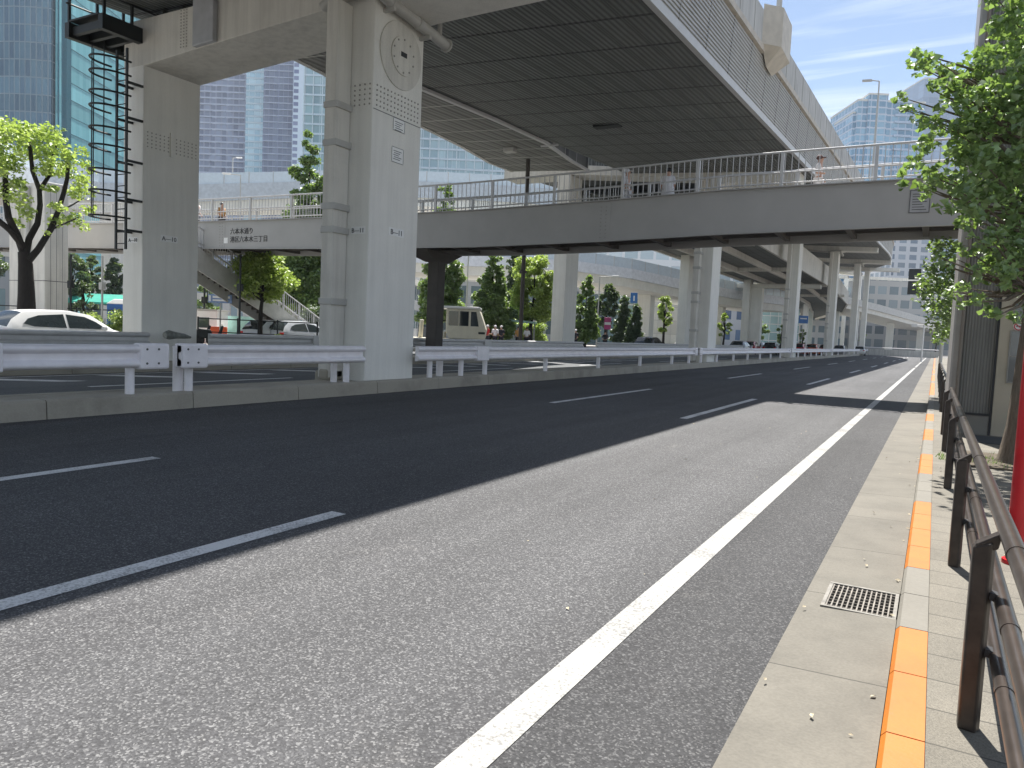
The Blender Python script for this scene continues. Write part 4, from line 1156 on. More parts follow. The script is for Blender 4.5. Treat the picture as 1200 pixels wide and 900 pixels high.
for (a,b,r_) in [(5,150,.7),(20,160,.65),(-10,170,.8),(35,150,.4),(42,165,.6),(60,160,.6),(28,178,.6),(50,180,.6),(70,172,.5),(80,185,.45),(85,200,.5),(100,195,.35),(95,212,.45),(70,198,.55),(52,200,.4),(12,190,.6),(-5,200,.6),
                 (85,225,.45),(100,228,.4),(68,262,.45),(85,258,.45),(75,245,.3),(95,265,.25),(25,235,.5),(35,250,.4),(20,220,.4),(5,225,.4),(60,218,.3),(18,260,.3),(95,180,.3),(50,270,.2),(-20,190,.8),(-20,150,.8),(104,242,.3),(60,240,.25)]:
    for q in range(2):
        pp = atX(a+random.uniform(-5,5),b+random.uniform(-5,5),-28.6+random.uniform(-1.2,1.2)); cl3.append((pp.x,pp.y,pp.z,r_*0.8))
leaves_mesh('crown', cl3, 430, 1.0, 0.17, M['leaf_lime'], t3)

# other trees in the background (px of base, px height top, depth)
def place_tree(kind, bx, by, ty, D, wpx, label, mat, n=500, ls=0.22, k=22, z0=0.42):
    n = int(n*1.9); k = int(k*1.7)
    b = atD(bx, by, D); b.z = 0.12; tp_ = atD(bx, ty, D); h = tp_.z - b.z; r_ = wpx*0.5*D/FPX
    if kind == 'c': return conifer(label, b, h, r_, mat, n, ls)
    return broad(label, b, h, r_, mat, n, ls, None, z0, k=k)
place_tree('b', 305, 390, 296, 37, 84, 'bright green forked tree in front of the staircase', M['leaf_lime'], 520, 0.17, 30, 0.5)
place_tree('c', 358, 392, 155, 50, 78, 'tall narrow tree rising above the footbridge left of the nearest pier', M['leaf_mid'], 420, 0.24)
place_tree('b', 343, 392, 330, 48, 40, 'low yellowish tree behind the staircase railing', M['leaf_lime'], 420, 0.18, 18, 0.3)
place_tree('c', 515, 395, 218, 52, 56, 'feathery tree reaching above the footbridge right of the nearest pier', M['leaf_mid'], 360, 0.24)
place_tree('c', 575, 395, 296, 55, 52, 'dense green conical tree behind the white truck cab', M['leaf_mid'], 500, 0.24)
place_tree('c', 598, 395, 290, 62, 32, 'dark conical tree between the truck and the round tree', M['leaf_dark'], 460, 0.24)
place_tree('b', 622, 398, 298, 56, 66, 'round pale green tree behind the bus shelter', M['leaf_lime'], 560, 0.2, 34, 0.25)
place_tree('c', 685, 400, 325, 60, 32, 'narrow young conical tree right of the second pier leg', M['leaf_mid'], 460, 0.22)
place_tree('b', 709, 400, 332, 68, 34, 'dark green egg-shaped tree beside the street lamp', M['leaf_dark'], 560, 0.24, 24, 0.3)
place_tree('c', 729, 400, 348, 70, 26, 'small dark conifer left of the pair by the blue sign', M['leaf_dark'], 380, 0.24)
place_tree('c', 743, 400, 358, 66, 22, 'small dark conifer right of the pair by the blue sign', M['leaf_dark'], 380, 0.24)
place_tree('b', 777, 402, 345, 72, 26, 'slim young pale tree under the lower viaduct', M['leaf_lime'], 380, 0.22, 18, 0.3)
place_tree('b', 848, 402, 366, 90, 18, 'tiny pale tree in front of the white building with blue windows', M['leaf_lime'], 320, 0.26, 14, 0.3)
place_tree('b', 99, 372, 325, 44, 26, 'round clipped dark green bush behind the fence at the left', M['leaf_dark'], 620, 0.14, 22, 0.05)
for k,(a,b,c_,lb) in enumerate(((85,298,46,'tall dark tree seen under the footbridge at the left'),(108,296,30,'dark tree right of the clipped bush'),(132,300,34,'dark tree behind the blue cabin'),(-20,290,60,'dark tree at the far left beyond the big pier'))):
    place_tree('b', a, 375, b, 62+4*k, c_, lb, M['leaf_dark'], 520, 0.26, 22, 0.2)
place_tree('b', 243, 380, 325, 60, 34, 'green tree below the staircase at the left of the sign', M['leaf_mid'], 420, 0.22, 18, 0.2)
for k,(a,b,D,w_,lb) in enumerate(((940,385,120,10,'tiny tree under the blue road sign'),(1010,388,150,9,'tiny tree between the far piers'),(1097,375,140,14,'green street tree at the far end of the road'),(915,380,115,16,'green tree behind the third pier'),(890,375,125,22,'bushy tree behind the far queue of cars'))):
    place_tree('b', a, 408, b, D, w_, lb, M['leaf_mid'], 280, 0.32, 12, 0.25)

# hedges and bushes
def bush(label, x, y, D, w_, h_, mat, n=500, ls=0.12, name='bush'):
    b = atD(x, y, D); b.z = 0.12; t = thing(name, label, 'bush', b)
    W = w_*D/FPX; Hh = h_*D/FPX; cl=[]
    for k in range(max(6,int(W*5))):
        u = random.uniform(-.5,.5)
        cl.append((b.x+R_.x*W*u+random.uniform(-.25,.25), b.y+R_.y*W*u+random.uniform(-.25,.25), b.z+Hh*random.uniform(.25,.8), max(.15,Hh*0.28)))
    mb = MB()
    for k in range(7):
        u = -.42+.14*k; p = Vector((b.x+R_.x*W*u,b.y+R_.y*W*u,b.z)); mb.tube([p,p+Vector((random.uniform(-.1,.1),0,Hh*0.7))],[.025,.01],5)
    mesh_obj('stems', mb, M['bark_dark'], t); leaves_mesh('foliage', cl, n, 0.6, ls, mat, t)
bush('lime green bush beside the left leg of the nearest pier', 128, 402, 34, 44, 42, M['leaf_lime'])
bush('low lime green bush at the foot of the forked tree', 318, 402, 36, 36, 20, M['leaf_lime'])
bush('dark clipped hedge right of the staircase foot', 385, 400, 46, 44, 48, M['leaf_dark'], 560, .14)
bush('yellow green hedge top behind the shelter roof', 600, 404, 60, 80, 34, M['leaf_lime'], 520, .16)
bush('low mixed shrubs behind the dark fence at the left', 60, 400, 42, 90, 26, M['leaf_mid'])
bush('sunlit hedge left of the staircase', 240, 402, 46, 30, 22, M['leaf_lime'])

# ================================================================= BACKGROUND BUILDINGS
def building(label, cx, D, wpx, top_y, depth, mat, rot=None, name='building', base_y=None, extra=None, cat='building'):
    """front wall centred at pixel column cx, D metres ahead, facing the camera unless rot given"""
    p = atD(cx, 400, D); hgt = atD(cx, top_y, D).z; W = wpx*D/FPX
    rz = math.atan2(R_.y, R_.x) if rot is None else math.radians(rot)
    t = thing(name, label, cat, (p.x,p.y,0), rz)
    mb = MB(); mb.box(-W/2,W/2,0,depth,0,hgt)
    mesh_obj('facade', mb, mat, t, local=True)
    mb = MB(); mb.box(-W/2-.15,W/2+.15,-.15,depth+.15,hgt,hgt+0.8); mesh_obj('roof', mb, M['pier_b'], t, local=True)
    return t, W, hgt
TEAL = facade('teal_glass', 1.5, 4.2, (0.16,0.42,0.46), (0.24,0.54,0.58), (0.11,0.30,0.33), 0.05, 0.045, 0.12, 0.2)
BLUE = facade('blue_glass', 1.35, 4.2, (0.08,0.14,0.19), (0.12,0.21,0.26), (0.22,0.28,0.32), 0.16, 0.06, 0.12, 0.35)
PURP = facade('violet_tower', 3.0, 3.2, (0.10,0.12,0.20), (0.26,0.30,0.42), (0.24,0.26,0.36), 0.28, 0.28, 0.2, 0.05, (0.50,0.53,0.64))
PURD = facade('violet_dark', 2.4, 3.2, (0.11,0.13,0.21), (0.18,0.21,0.30), (0.19,0.21,0.32), 0.2, 0.2, 0.2, 0.05, (0.36,0.39,0.52))
CYAN = facade('pale_cyan_glass', 3.0, 3.2, (0.30,0.48,0.58), (0.50,0.66,0.73), (0.58,0.65,0.70), 0.08, 0.30, 0.1, 0.2)
OFFI = facade('pale_office', 3.2, 4.1, (0.26,0.38,0.43), (0.42,0.56,0.60), (0.62,0.69,0.73), 0.06, 0.22, 0.15, 0.1, (0.68,0.74,0.79))
APTB = facade('blue_apartments', 3.4, 3.05, (0.08,0.22,0.36), (0.25,0.45,0.60), (0.34,0.45,0.58), 0.16, 0.24, 0.15, 0.1, (0.48,0.55,0.66))
SLAB = facade('pale_slab', 6.0, 4.0, (0.22,0.30,0.42), (0.28,0.38,0.52), (0.30,0.37,0.48), 0.05, 0.08, 0.3, 0.1)
WHIT = facade('white_block', 2.6, 3.4, (0.10,0.16,0.20), (0.25,0.33,0.38), (0.60,0.60,0.60), 0.35, 0.45, 0.2, 0.0)
GRID = facade('white_grid', 1.8, 1.8, (0.25,0.42,0.46), (0.45,0.60,0.62), (0.75,0.76,0.76), 0.07, 0.10, 0.15, 0.1)
GREY = facade('grey_shopfront', 2.4, 3.6, (0.05,0.08,0.09), (0.16,0.24,0.27), (0.36,0.38,0.40), 0.22, 0.35, 0.2, 0.0)
# teal tower, two faces
yawr = math.degrees(math.atan2(R_.y, R_.x))
p = atD(72, 400, 190)
t = thing('glass_tower', 'teal and blue curved glass tower at the far left behind the trees', 'tower', (p.x,p.y,0), math.radians(yawr))
mb = MB(); mb.box(-24,0.0,4.0,75,0,125); mesh_obj('teal_wall', mb, TEAL, t, local=True)
mb = MB()
for k in range(14):     # curved blue wing
    a0, a1 = k/14, (k+1)/14
    f = lambda a: (-3.2-26*a, 1.0+10*a*a-5*a)
    (xa,ya),(xb,yb) = f(a0), f(a1)
    mb.hexa([(xb,yb,0),(xa,ya,0),(xa,ya+30,0),(xb,yb+30,0),(xb,yb,125),(xa,ya,125),(xa,ya+30,125),(xb,yb+30,125)])
mesh_obj('blue_wall', mb, BLUE, t, local=True)
mb = MB(); mb.box(-3.0,-0.02,2.2,3.98,0,125); mesh_obj('corner_recess', mb, plain('deep_teal',(0.03,0.13,0.17),0.2,0.3), t, local=True)
for xx,yy in ((-6.3,1.0),(-0.35,0.0),(-1.6,0.6)):
    mb = MB(); mb.box(xx-.12,xx+.12,yy-0.3,yy+0.2,0,125); mesh_obj('fin', mb, plain('fin_white',(0.6,0.66,0.68),0.4) if xx < -5 else TEAL, t, local=True)
# mullion lines on the teal face
mb = MB()
for k in range(1,30): mb.box(0.002,0.10,4.0,75,4.2*k,4.2*k+0.14)
mesh_obj('floor_lines', mb, plain('line_dark',(0.03,0.12,0.15),0.4), t, local=True)
# rotate so the right face recedes
# residential tower (violet)
def tower_block(label, x0, x1, D, top, depth, mat, bands, bm, band_h=0.35, out=0.7):
    t, W, hh = building(label, (x0+x1)/2, D, x1-x0, top, depth, mat, name='tower_block', cat='tower')
    if bands:
        for (a,b,fh) in bands:
            mb = MB(); z = fh
            while z < hh:
                mb.box(-W/2+W*a,-W/2+W*b,-out,-0.002,z,z+band_h); z += fh
            mesh_obj('balcony_bands', mb, bm, t, local=True)
    return t
BM = plain('balcony_violet',(0.50,0.53,0.64),0.5)
tower_block('violet residential tower with balconies seen below the portal beam', 226, 283, 400, -160, 25, PURP, [(0.02,0.32,3.2),(0.42,0.6,3.2),(0.68,0.98,3.2)], BM)
tower_block('pale cyan glass corner wing of the violet tower', 283, 303, 396, 78, 25, CYAN, [(0,1,3.2)], plain('cyan_band',(0.55,0.66,0.75),0.4), 0.3, 0.3)
tower_block('dark violet wing with broad dark parapet storey', 303, 337, 392, 74, 25, PURD, [(0.05,0.45,3.2),(0.55,0.95,3.2)], BM, .3, .5)
tower_block('white edged end wing beside the violet tower', 337, 349, 388, 66, 25, facade('white_edge',6,3.2,(0.12,0.14,0.28),(0.2,0.22,0.36),(0.62,0.68,0.78),0.6,0.4,0.3), None, BM)
t = tower_block('pale blue glass office block behind the nearest pier', 349, 660, 330, -120, 30, OFFI, [(0,1,4.1)], plain('office_band',(0.66,0.74,0.82),0.35), 0.5, 0.5)
mb = MB()
for k in range(30):
    mb.box(-58+3.9*k,-57.7+3.9*k,-0.75,-0.5,0,190)
mesh_obj('mullions', mb, plain('office_mullion',(0.70,0.76,0.80),0.35), t, local=True)
# right background
tower_block('blue glazed apartment tower with stepped roof behind the footbridge', 985, 1062, 350, 125, 30, APTB, [(0.18,0.42,3.05),(0.55,0.8,3.05)], plain('apt_band',(0.40,0.50,0.64),0.5), .9, .9)
tt_, W_, h_ = building('penthouse storey block on the blue apartment tower', 1008, 349, 22, 117, 20, APTB); 
building('pale blue office slab tower behind the apartment tower', 1088, 460, 58, 100, 30, SLAB, name='tower_block', cat='tower')
building('low wing left of the blue apartment tower', 987, 352, 14, 138, 20, APTB)
building('white and violet apartment block at the end of the road', 1066, 290, 56, 262, 25, facade('white_flats',4.2,3.1,(0.10,0.14,0.2),(0.25,0.3,0.36),(0.50,0.52,0.56),0.35,0.4,0.3), name='apartment_block')
building('white balconied apartment block seen between the far piers', 1000, 300, 90, 338, 20, facade('white_balconies',5.5,3.1,(0.12,0.15,0.2),(0.3,0.33,0.36),(0.66,0.66,0.66),0.12,0.5,0.3), name='apartment_block')
# street level buildings behind the far pavement
spec = [(-20,70,80,300,'dark wooded office front at the far left',GREY),(500,40,105,318,'pale grey building behind the bridge column',WHIT),
 (545,52,100,330,'grey glazed building behind the truck',GREY),(600,60,104,320,'white office front behind the round tree',WHIT),(655,50,102,316,'grey building behind the second pier leg',GREY),
 (703,46,98,345,'dark glazed building behind the street lamp',facade('dark_front',2,3.6,(0.05,0.10,0.13),(0.13,0.22,0.26),(0.18,0.24,0.27),0.1,0.1,0.15)),(741,34,96,338,'glass front with white grid behind the blue sign',GRID),
 (785,50,112,345,'cream stone building behind the slim pale tree',facade('cream_block',2,2,(0.5,0.48,0.44),(0.6,0.58,0.53),(0.42,0.40,0.37),0.03,0.04,0.6)),
 (855,60,118,345,'white building with blue windows between the piers',facade('bluewin',2.8,3.2,(0.06,0.12,0.25),(0.12,0.2,0.36),(0.58,0.62,0.70),0.3,0.5,0.2)),
 (910,50,165,350,'glazed building in green shade behind the third pier',GRID),(965,60,215,352,'grey stone building beyond the fourth pier',WHIT),
 (1020,60,220,355,'brick and glass shopfronts at the bend of the road',GREY),(1075,64,230,362,'glass shopfront facing down the road at its end',GRID),
 (420,120,92,330,'grey office behind the hedge and nearest pier',GREY),(260,110,95,352,'pale low building behind the staircase',WHIT),(130,60,88,345,'low green roofed building at the left',GREY)]
spec.append((1062,110,205,330,'grey office block closing the view at the bend',facade('grey_block',3.2,3.6,(0.08,0.11,0.13),(0.2,0.24,0.26),(0.34,0.34,0.34),0.25,0.4,0.3)))
spec.append((760,230,145,278,'tall white office building behind the lower curved ramp',facade('white_office',3.0,3.8,(0.30,0.38,0.42),(0.5,0.56,0.6),(0.66,0.68,0.70),0.18,0.3,0.25)))
for cx,wp,D,ty,lb,mt in spec: building(lb, cx, D, wp, ty, 12, mt, name='street_building')

# ================================================================= BACKGROUND RAMPS
def ramp(label, pts, D, hpx, barrier_px, mat, piers_=(), width=7, dark=0.9):
    """pts: (x px, y px of parapet top, depth)"""
    P = [atD(a,b,d) for a,b,d in pts]
    t = thing('ramp_viaduct', label, 'viaduct', (P[0].x,P[0].y,0))
    hh = hpx*D/FPX; bh = barrier_px*D/FPX
    mb = MB(); mb.sweep([(-0.15,-hh),(0.15,-hh),(0.15,0),(-0.15,0)], P); mesh_obj('parapet', mb, mat, t)
    mb = MB(); mb.sweep([(-width,-hh-0.9),(-0.4,-hh-0.9),(-0.1,-hh*0.55),(-width,-hh*0.55)], P); mesh_obj('girder', mb, M['pier'], t)
    mb = MB(); mb.sweep([(-width-.3,-hh*0.55),(-width,-hh*0.55),(-width,0),(-width-.3,0)], P); mesh_obj('rear_parapet', mb, mat, t)
    if barrier_px:
        mb = MB(); mb.sweep([(-0.04,0),(0.04,0),(0.04,bh),(-0.04,bh)], P); mesh_obj('noise_barrier', mb, plain('barrier_acrylic',(0.62,0.70,0.76),0.25,0,0.06), t)
        mb = MB(); 
        for i in range(len(P)-1):
            n_ = max(1,int((P[i+1]-P[i]).length/2.0))
            for k in range(n_):
                q = P[i].lerp(P[i+1],k/n_); mb.box(q.x-.06,q.x+.06,q.y-.06,q.y+.06,q.z-0.5,q.z+bh+.05)
        mesh_obj('barrier_posts', mb, M['rail_grey'], t)
    for i,a in piers_:
        q = P[i].lerp(P[i+1],a); tn = (P[i+1]-P[i]); tn.z=0; tn.normalize(); sx = Vector((tn.y,-tn.x,0))
        c_ = q - sx*width*0.5; mb = MB(); mb.box(c_.x-.8,c_.x+.8,c_.y-.8,c_.y+.8,0,q.z-hh-.85); mesh_obj('pier', mb, M['pier'], t, bevel=.05)
    return t
ramp('high curved ramp with pale noise barrier above the footbridge at the left', [(-140,120,40),(-40,160,52),(40,200,62),(120,214,70),(232,216,78),(320,214,82),(400,211,84),(500,213,84),(600,218,84),(700,226,84)], 78, 20, 13, plain('ramp_panel',(0.52,0.56,0.60),0.5), ((3,.3),(6,.5)))
ramp('lower curved white ramp with glass barrier right of the second pier', [(470,293,76),(520,299,78),(600,301,79),(676,306,80),(740,315,83),(800,328,88),(860,340,96),(930,350,108)], 80, 12, 12, plain('ramp_white',(0.72,0.74,0.78),0.5), ((0,.2),(4,.8),(6,.2)), 8)
ramp('distant pale ramp crossing behind the far piers', [(900,330,150),(973,343,160),(1030,357,170),(1089,374,185),(1130,380,200)], 165, 8, 0, plain('ramp_pale',(0.58,0.57,0.54),0.6), ((1,.5),(2,.6),(3,.3)), 9)
# big pier of the high ramp at the left, behind the pollarded tree
A = atD(4,370,36); Bc = atD(52,370,36)
t = thing('ramp_pier', 'massive square concrete pier behind the pollarded tree', 'bridge pier', (Bc.x,Bc.y,0))
mb = MB(); mb.box(Bc.x-3.1,Bc.x,Bc.y,Bc.y+1.15,0.0,7.6); mesh_obj('shaft', mb, M['pier_b'], t, bevel=.04)
mb = MB()
for k in range(1,4): mb.box(Bc.x-.002,Bc.x+.004,Bc.y+0.28*k,Bc.y+0.28*k+.015,0.2,7.5)
mb.box(Bc.x-3.1,Bc.x+.006,Bc.y-.006,Bc.y+.002,2.9,2.93); mb.box(Bc.x-.002,Bc.x+.004,Bc.y,Bc.y+1.15,2.9,2.93)
mesh_obj('formwork_joints', mb, M['bolt'], t)
mb = MB(); mb.tube([(Bc.x-1.2,Bc.y-.12,0.1),(Bc.x-1.2,Bc.y-.12,7.4)],.09,8); mb.tube([(Bc.x-1.9,Bc.y-.12,0.1),(Bc.x-1.9,Bc.y-.12,7.4)],.06,8); mesh_obj('pipe', mb, M['pipe'], t, smooth='auto')

# ================================================================= STREET FURNITURE
def lamp_post(label, x, by, ty, D, arm=1.2, mat=None, sgn=1, name='street_lamp', r_=0.07, z0=0.0):
    b = atD(x,by,D); tp_ = atD(x,ty,D); zt = tp_.z
    b = Vector((tp_.x, tp_.y, z0))
    t = thing(name, label, 'street lamp', b)
    mb = MB(); mb.tube([b,(b.x,b.y,(z0+zt)/2),(b.x,b.y,zt)],[r_,r_*.85,r_*.6],10)
    mesh_obj('pole', mb, mat or M['pipe'], t, smooth='auto')
    d = R_.copy(); d.z=0; d.normalize(); e = Vector((b.x,b.y,zt))+d*arm*sgn
    mb = MB(); mb.tube([(b.x,b.y,zt-.02),(e.x,e.y,zt+.05)],r_*.5,8); mesh_obj('arm', mb, mat or M['pipe'], t, smooth='auto')
    mb = MB(); mb.beam(e-d*.1*sgn+Vector((0,0,.05)), e+d*.55*sgn+Vector((0,0,.07)), .28,.12); mesh_obj('lamp_head', mb, M['white'], t, bevel=.03)
lamp_post('grey single-arm street lamp beside the dark egg-shaped tree', 703, 402, 324, 64, 1.1)
lamp_post('slim grey lamp pole behind the truck', 549, 400, 298, 58, 0.6)
lamp_post('grey arched street lamp in front of the violet tower', 282, 400, 205, 60, 0.9, None, -1)
lamp_post('faint lamp pole left of the arched lamp', 273, 398, 185, 88, 0.5)
pA = atX(1032,95,-6.0); 
def parapet_lamp(label, Y, zt, arm):
    xb = xr(Y)+(0.15 if Y > 32 else 0.5); z0 = zs(xr(Y),Y)+FH+1.4
    t = thing('parapet_lamp', label, 'street lamp', (xb,Y,z0))
    mb = MB(); mb.tube([(xb,Y,z0),(xb,Y,z0+(zt-z0)/2),(xb,Y,zt)],[.11,.09,.06],10); mesh_obj('pole', mb, M['pipe'], t, smooth='auto')
    mb = MB(); mb.tube([(xb,Y,zt),(xb-arm,Y,zt+.15)],.05,8); mb.beam((xb-arm,Y,zt+.15),(xb-arm-.8,Y,zt+.2),.3,.14); mesh_obj('lamp_head', mb, M['pipe'], t)
parapet_lamp('lamp pole rising from the cream bastion on the parapet', 28.8, 15.6, 0.5)
parapet_lamp('tall lamp on the parapet in front of the blue apartment tower', 76, 25.3, .6)
# drain pole beyond the footbridge
q = atY(614,300,35.5)
mb = MB(); mb.tube([(q.x,q.y,0.2),(q.x,q.y,10.6)],0.11,10); mb.disc((q.x,q.y,4.6),(0,0,1),.2,.15,10); mb.disc((q.x,q.y,.2),(0,0,1),.2,.1,10)
tag(mesh_obj('drain_pole', mb, M['girder_dark'], None, smooth='auto', origin=(q.x,q.y,0.2)), 'dark slim vertical pole rising from the rear median to the soffit', 'pole')
for (a,D,ty,lb) in ((388,44,305,'pale grey pole with small box beside the nearest pier'),(378,45,350,'thin white post right of the staircase'),(282,35,298,'thin dark pole left of the forked tree'),(240,40,325,'thin dark pole behind the blue hospital sign'),(83,36,298,'dark thin pole right of the big pier'),(120,36,300,'white street pole left of the nearest pier leg')):
    q = atD(a,ty,D); mb = MB(); mb.tube([(q.x,q.y,.1),(q.x,q.y,q.z)],.05 if D!=44 else .12,8); mb.box(q.x-.12,q.x+.12,q.y-.1,q.y+.1,q.z*.62,q.z*.62+.35)
    tag(mesh_obj('pole', mb, M['black'] if 'dark' in lb else M['pipe'], None, origin=(q.x,q.y,.1)), lb, 'pole')

def board(name, label, x0, x1, y0, y1, D, mat, parts=None, pole=True, cat='sign', thick=.06, pole_mat=None):
    c_ = atD((x0+x1)/2,(y0+y1)/2,D); W=(x1-x0)*D/FPX; Hh=(y1-y0)*D/FPX
    t = thing(name, label, cat, (c_.x,c_.y,0.1), math.radians(yawr))
    mb = MB(); mb.box(-W/2,W/2,-thick/2,thick/2,c_.z-.1-Hh/2,c_.z-.1+Hh/2); mesh_obj('panel', mb, mat, t, local=True, bevel=.01)
    if pole:
        mb = MB(); mb.tube([(0,thick,0),(0,thick,c_.z-.1+Hh/2)],.04,8); mesh_obj('pole', mb, pole_mat or M['pipe'], t, local=True)
    if parts:
        for nm,a,b,c0,d0,mt in parts:
            mb = MB(); mb.box(-W/2+W*a,-W/2+W*b,-thick/2-.012,-thick/2+.002,c_.z-.1-Hh/2+Hh*c0,c_.z-.1-Hh/2+Hh*d0); mesh_obj(nm, mb, mt, t, local=True)
    return t
SB = plain('sign_blue',(0.03,0.16,0.45),0.4); SP = plain('sign_magenta',(0.45,0.06,0.20),0.4); SV = plain('sign_pale_blue',(0.18,0.28,0.50),0.4)
board('blue_sign', 'blue direction sign on white post below the staircase', 244,272,345,355,38, SV, [('band',.03,.12,.15,.85,M['white']),('text_band',.2,.92,.55,.8,M['white']),('text_band',.2,.85,.2,.4,M['white'])])
board('round_sign_post', 'magenta and white stacked bus stop sign on dark pole', 708,716,372,386,60, SP, [('stripe',.05,.95,.38,.6,M['white'])], pole_mat=M['black'])
board('blue_sign', 'small blue sign with white plate under the lower ramp', 739,747,343,355,74, SB, [('arrow',.4,.6,.2,.7,M['white'])], pole=True)
board('blue_sign', 'blue overhead road sign seen between the far piers', 936,947,370,379,112, SB, [('text_band',.15,.85,.55,.7,M['white'])])
# gantry sign backs at the far right
t = thing('gantry_sign', 'two dark stacked sign backs on an arm over the far end of the road', 'road sign', (0.2,86,0))
g0 = atY(1063,345,86); g1 = atY(1080,315,86)
mb = MB(); mb.box(g0.x,g1.x,86,86.15,g0.z+1.5,g1.z); mesh_obj('sign_back', mb, M['black'], t)
mb = MB(); mb.box(g0.x,g1.x,86,86.15,g0.z,g0.z+1.35); mesh_obj('sign_back', mb, M['black'], t)
mb = MB(); mb.tube([(0.5,86.3,.1),(0.5,86.3,g1.z)],.16,10); mb.tube([(0.5,86.3,g0.z+.5),(g0.x,86.3,g0.z+.5)],.07,8); mb.tube([(0.5,86.3,g1.z-.5),(g0.x,86.3,g1.z-.5)],.07,8); mesh_obj('mast', mb, M['pipe'], t, smooth='auto')
# thin white pole with cross arm
q = atY(1083,381,100); mb = MB(); mb.tube([(q.x,100,0),(q.x,100,q.z)],.09,8); mb.tube([(q.x-1.2,100,q.z),(q.x+1.6,100,q.z)],.05,8); mb.box(q.x-1.3,q.x-.7,99.9,100.1,q.z-.25,q.z+.1)
tag(mesh_obj('signal_mast', mb, M['white'], None, origin=(q.x,100,0)), 'thin white signal mast with cross arm at the end of the road', 'traffic signal')
# barrier across the bend
t = thing('bend_barrier', 'low white barrier across the view where the road bends', 'barrier', (-6,150,0))
mb = MB(); mb.box(-14,0.5,150,150.4,0.0,1.1); mesh_obj('wall', mb, M['parapet'], t)
mb = MB(); mb.tube([(-14,150.2,1.4),(0.5,150.2,1.4)],.05,8); mesh_obj('rail', mb, M['rail_white'], t)

# dark pedestrian fence on the far pavement
def fence(label, xa, xb, D, h=0.95):
    a = atD(xa,380,D); b = atD(xb,380,D); a.z=b.z=.15
    t = thing('fence', label, 'fence', a)
    mb = MB(); 
    for zz in (.35,.65,h): mb.tube([a+Vector((0,0,zz)), b+Vector((0,0,zz))],.03,6)
    mesh_obj('fence_rails', mb, M['black'], t)
    n_ = max(2,int((b-a).length/1.8))
    for k in range(n_+1):
        q = a.lerp(b,k/n_); mb = MB(); mb.tube([q,q+Vector((0,0,h+.08))],.04,6); mesh_obj('post', mb, M['black'], t)
fence('dark railing on the far pavement at the left behind the car', -60, 140, 37, 1.5)
fence('dark railing on the far pavement beside the staircase', 232, 372, 37, 1.3)

# bus shelter
c_ = atD(592,395,56); t = thing('bus_shelter', 'bus shelter with pale teal flat roof beyond the rear guard rail', 'bus shelter', (c_.x,c_.y,.15), math.radians(yawr))
mb = MB(); mb.hexa([(-1.9,-.9,2.15),(2.3,-.9,1.95),(2.3,.9,1.95),(-1.9,.9,2.15),(-1.9,-.9,2.32),(2.3,-.9,2.08),(2.3,.9,2.08),(-1.9,.9,2.32)]); mesh_obj('roof', mb, plain('shelter_teal',(0.30,0.48,0.44),0.4), t, local=True)
for xx in (0.05,2.15): mb = MB(); mb.box(xx-.06,xx+.06,.5,.62,0,2.0); mesh_obj('post', mb, M['pipe'], t, local=True)
mb = MB(); mb.box(0.12,1.0,.5,.56,.3,1.85); mesh_obj('panel', mb, plain('shelter_panel',(0.62,0.72,0.74),0.2), t, local=True)
mb = MB(); mb.box(-1.5,-.1,.1,.5,.42,.48); mb.box(-1.4,-1.3,.2,.4,0,.42); mb.box(-.3,-.2,.2,.4,0,.42); mesh_obj('bench', mb, M['bolt'], t, local=True)
# blue cabin and white boxes at the left
c_ = atD(139,372,44); t = thing('portable_cabin', 'small blue cabin with white domed roof left of the pier leg', 'cabin', (c_.x,c_.y,.15), math.radians(yawr))
mb = MB(); mb.box(-.7,.9,0,1.3,0,1.9); mesh_obj('body', mb, plain('cabin_blue',(0.02,0.12,0.40),0.4), t, local=True, bevel=.03)
mb = MB(); mb.hexa([(-.75,-.05,1.9),(.95,-.05,1.9),(.95,1.35,1.9),(-.75,1.35,1.9),(-.4,.2,2.2),(.6,.2,2.2),(.6,1.1,2.2),(-.4,1.1,2.2)]); mesh_obj('roof', mb, M['white'], t, local=True, bevel=.05)
mb = MB(); mb.box(-.5,.1,-.02,0.01,.1,1.7); mesh_obj('door', mb, plain('cabin_door',(0.03,0.10,0.33),0.4), t, local=True)
c_ = atD(118,366,60); t = thing('awning', 'green canvas awning behind the clipped bush', 'awning', (c_.x,c_.y,0), math.radians(yawr))
mb = MB(); mb.hexa([(-3,0,2.2),(2,0,2.2),(2,2,2.9),(-3,2,2.9),(-3,0,2.35),(2,0,2.35),(2,2,3.05),(-3,2,3.05)]); mesh_obj('canvas', mb, plain('awning_green',(0.02,0.30,0.22),0.6), t, local=True)
for xx in (-2.9,1.9): mb = MB(); mb.box(xx-.05,xx+.05,.05,.15,0,2.2); mesh_obj('post', mb, M['pipe'], t, local=True)

c_ = atD(243,370,40); t = thing('site_hut', 'white site hut with flat roof under the staircase', 'hut', (c_.x,c_.y,.15), math.radians(yawr))
mb = MB(); mb.box(-.9,.5,0,1.6,0,1.7); mesh_obj('body', mb, M['plate'], t, local=True, bevel=.02)
mb = MB(); mb.box(-.95,.55,-.08,1.7,1.7,1.8); mesh_obj('roof', mb, M['pipe'], t, local=True)
mb = MB(); mb.box(-.5,0.1,-.02,.01,.8,1.35); mesh_obj('window', mb, M['glass'], t, local=True)
c_ = atD(256,376,39); t = thing('road_barrier', 'orange and white plastic road barrier left of the forked tree', 'barrier', (c_.x,c_.y,.15), math.radians(yawr))
mb = MB(); mb.prism([(-.12,0),(.12,0),(.05,.9),(-.05,.9)],'x',-.45,.45); mesh_obj('body', mb, plain('barrier_orange',(0.6,0.09,0.02),0.5), t, local=True, bevel=.02)
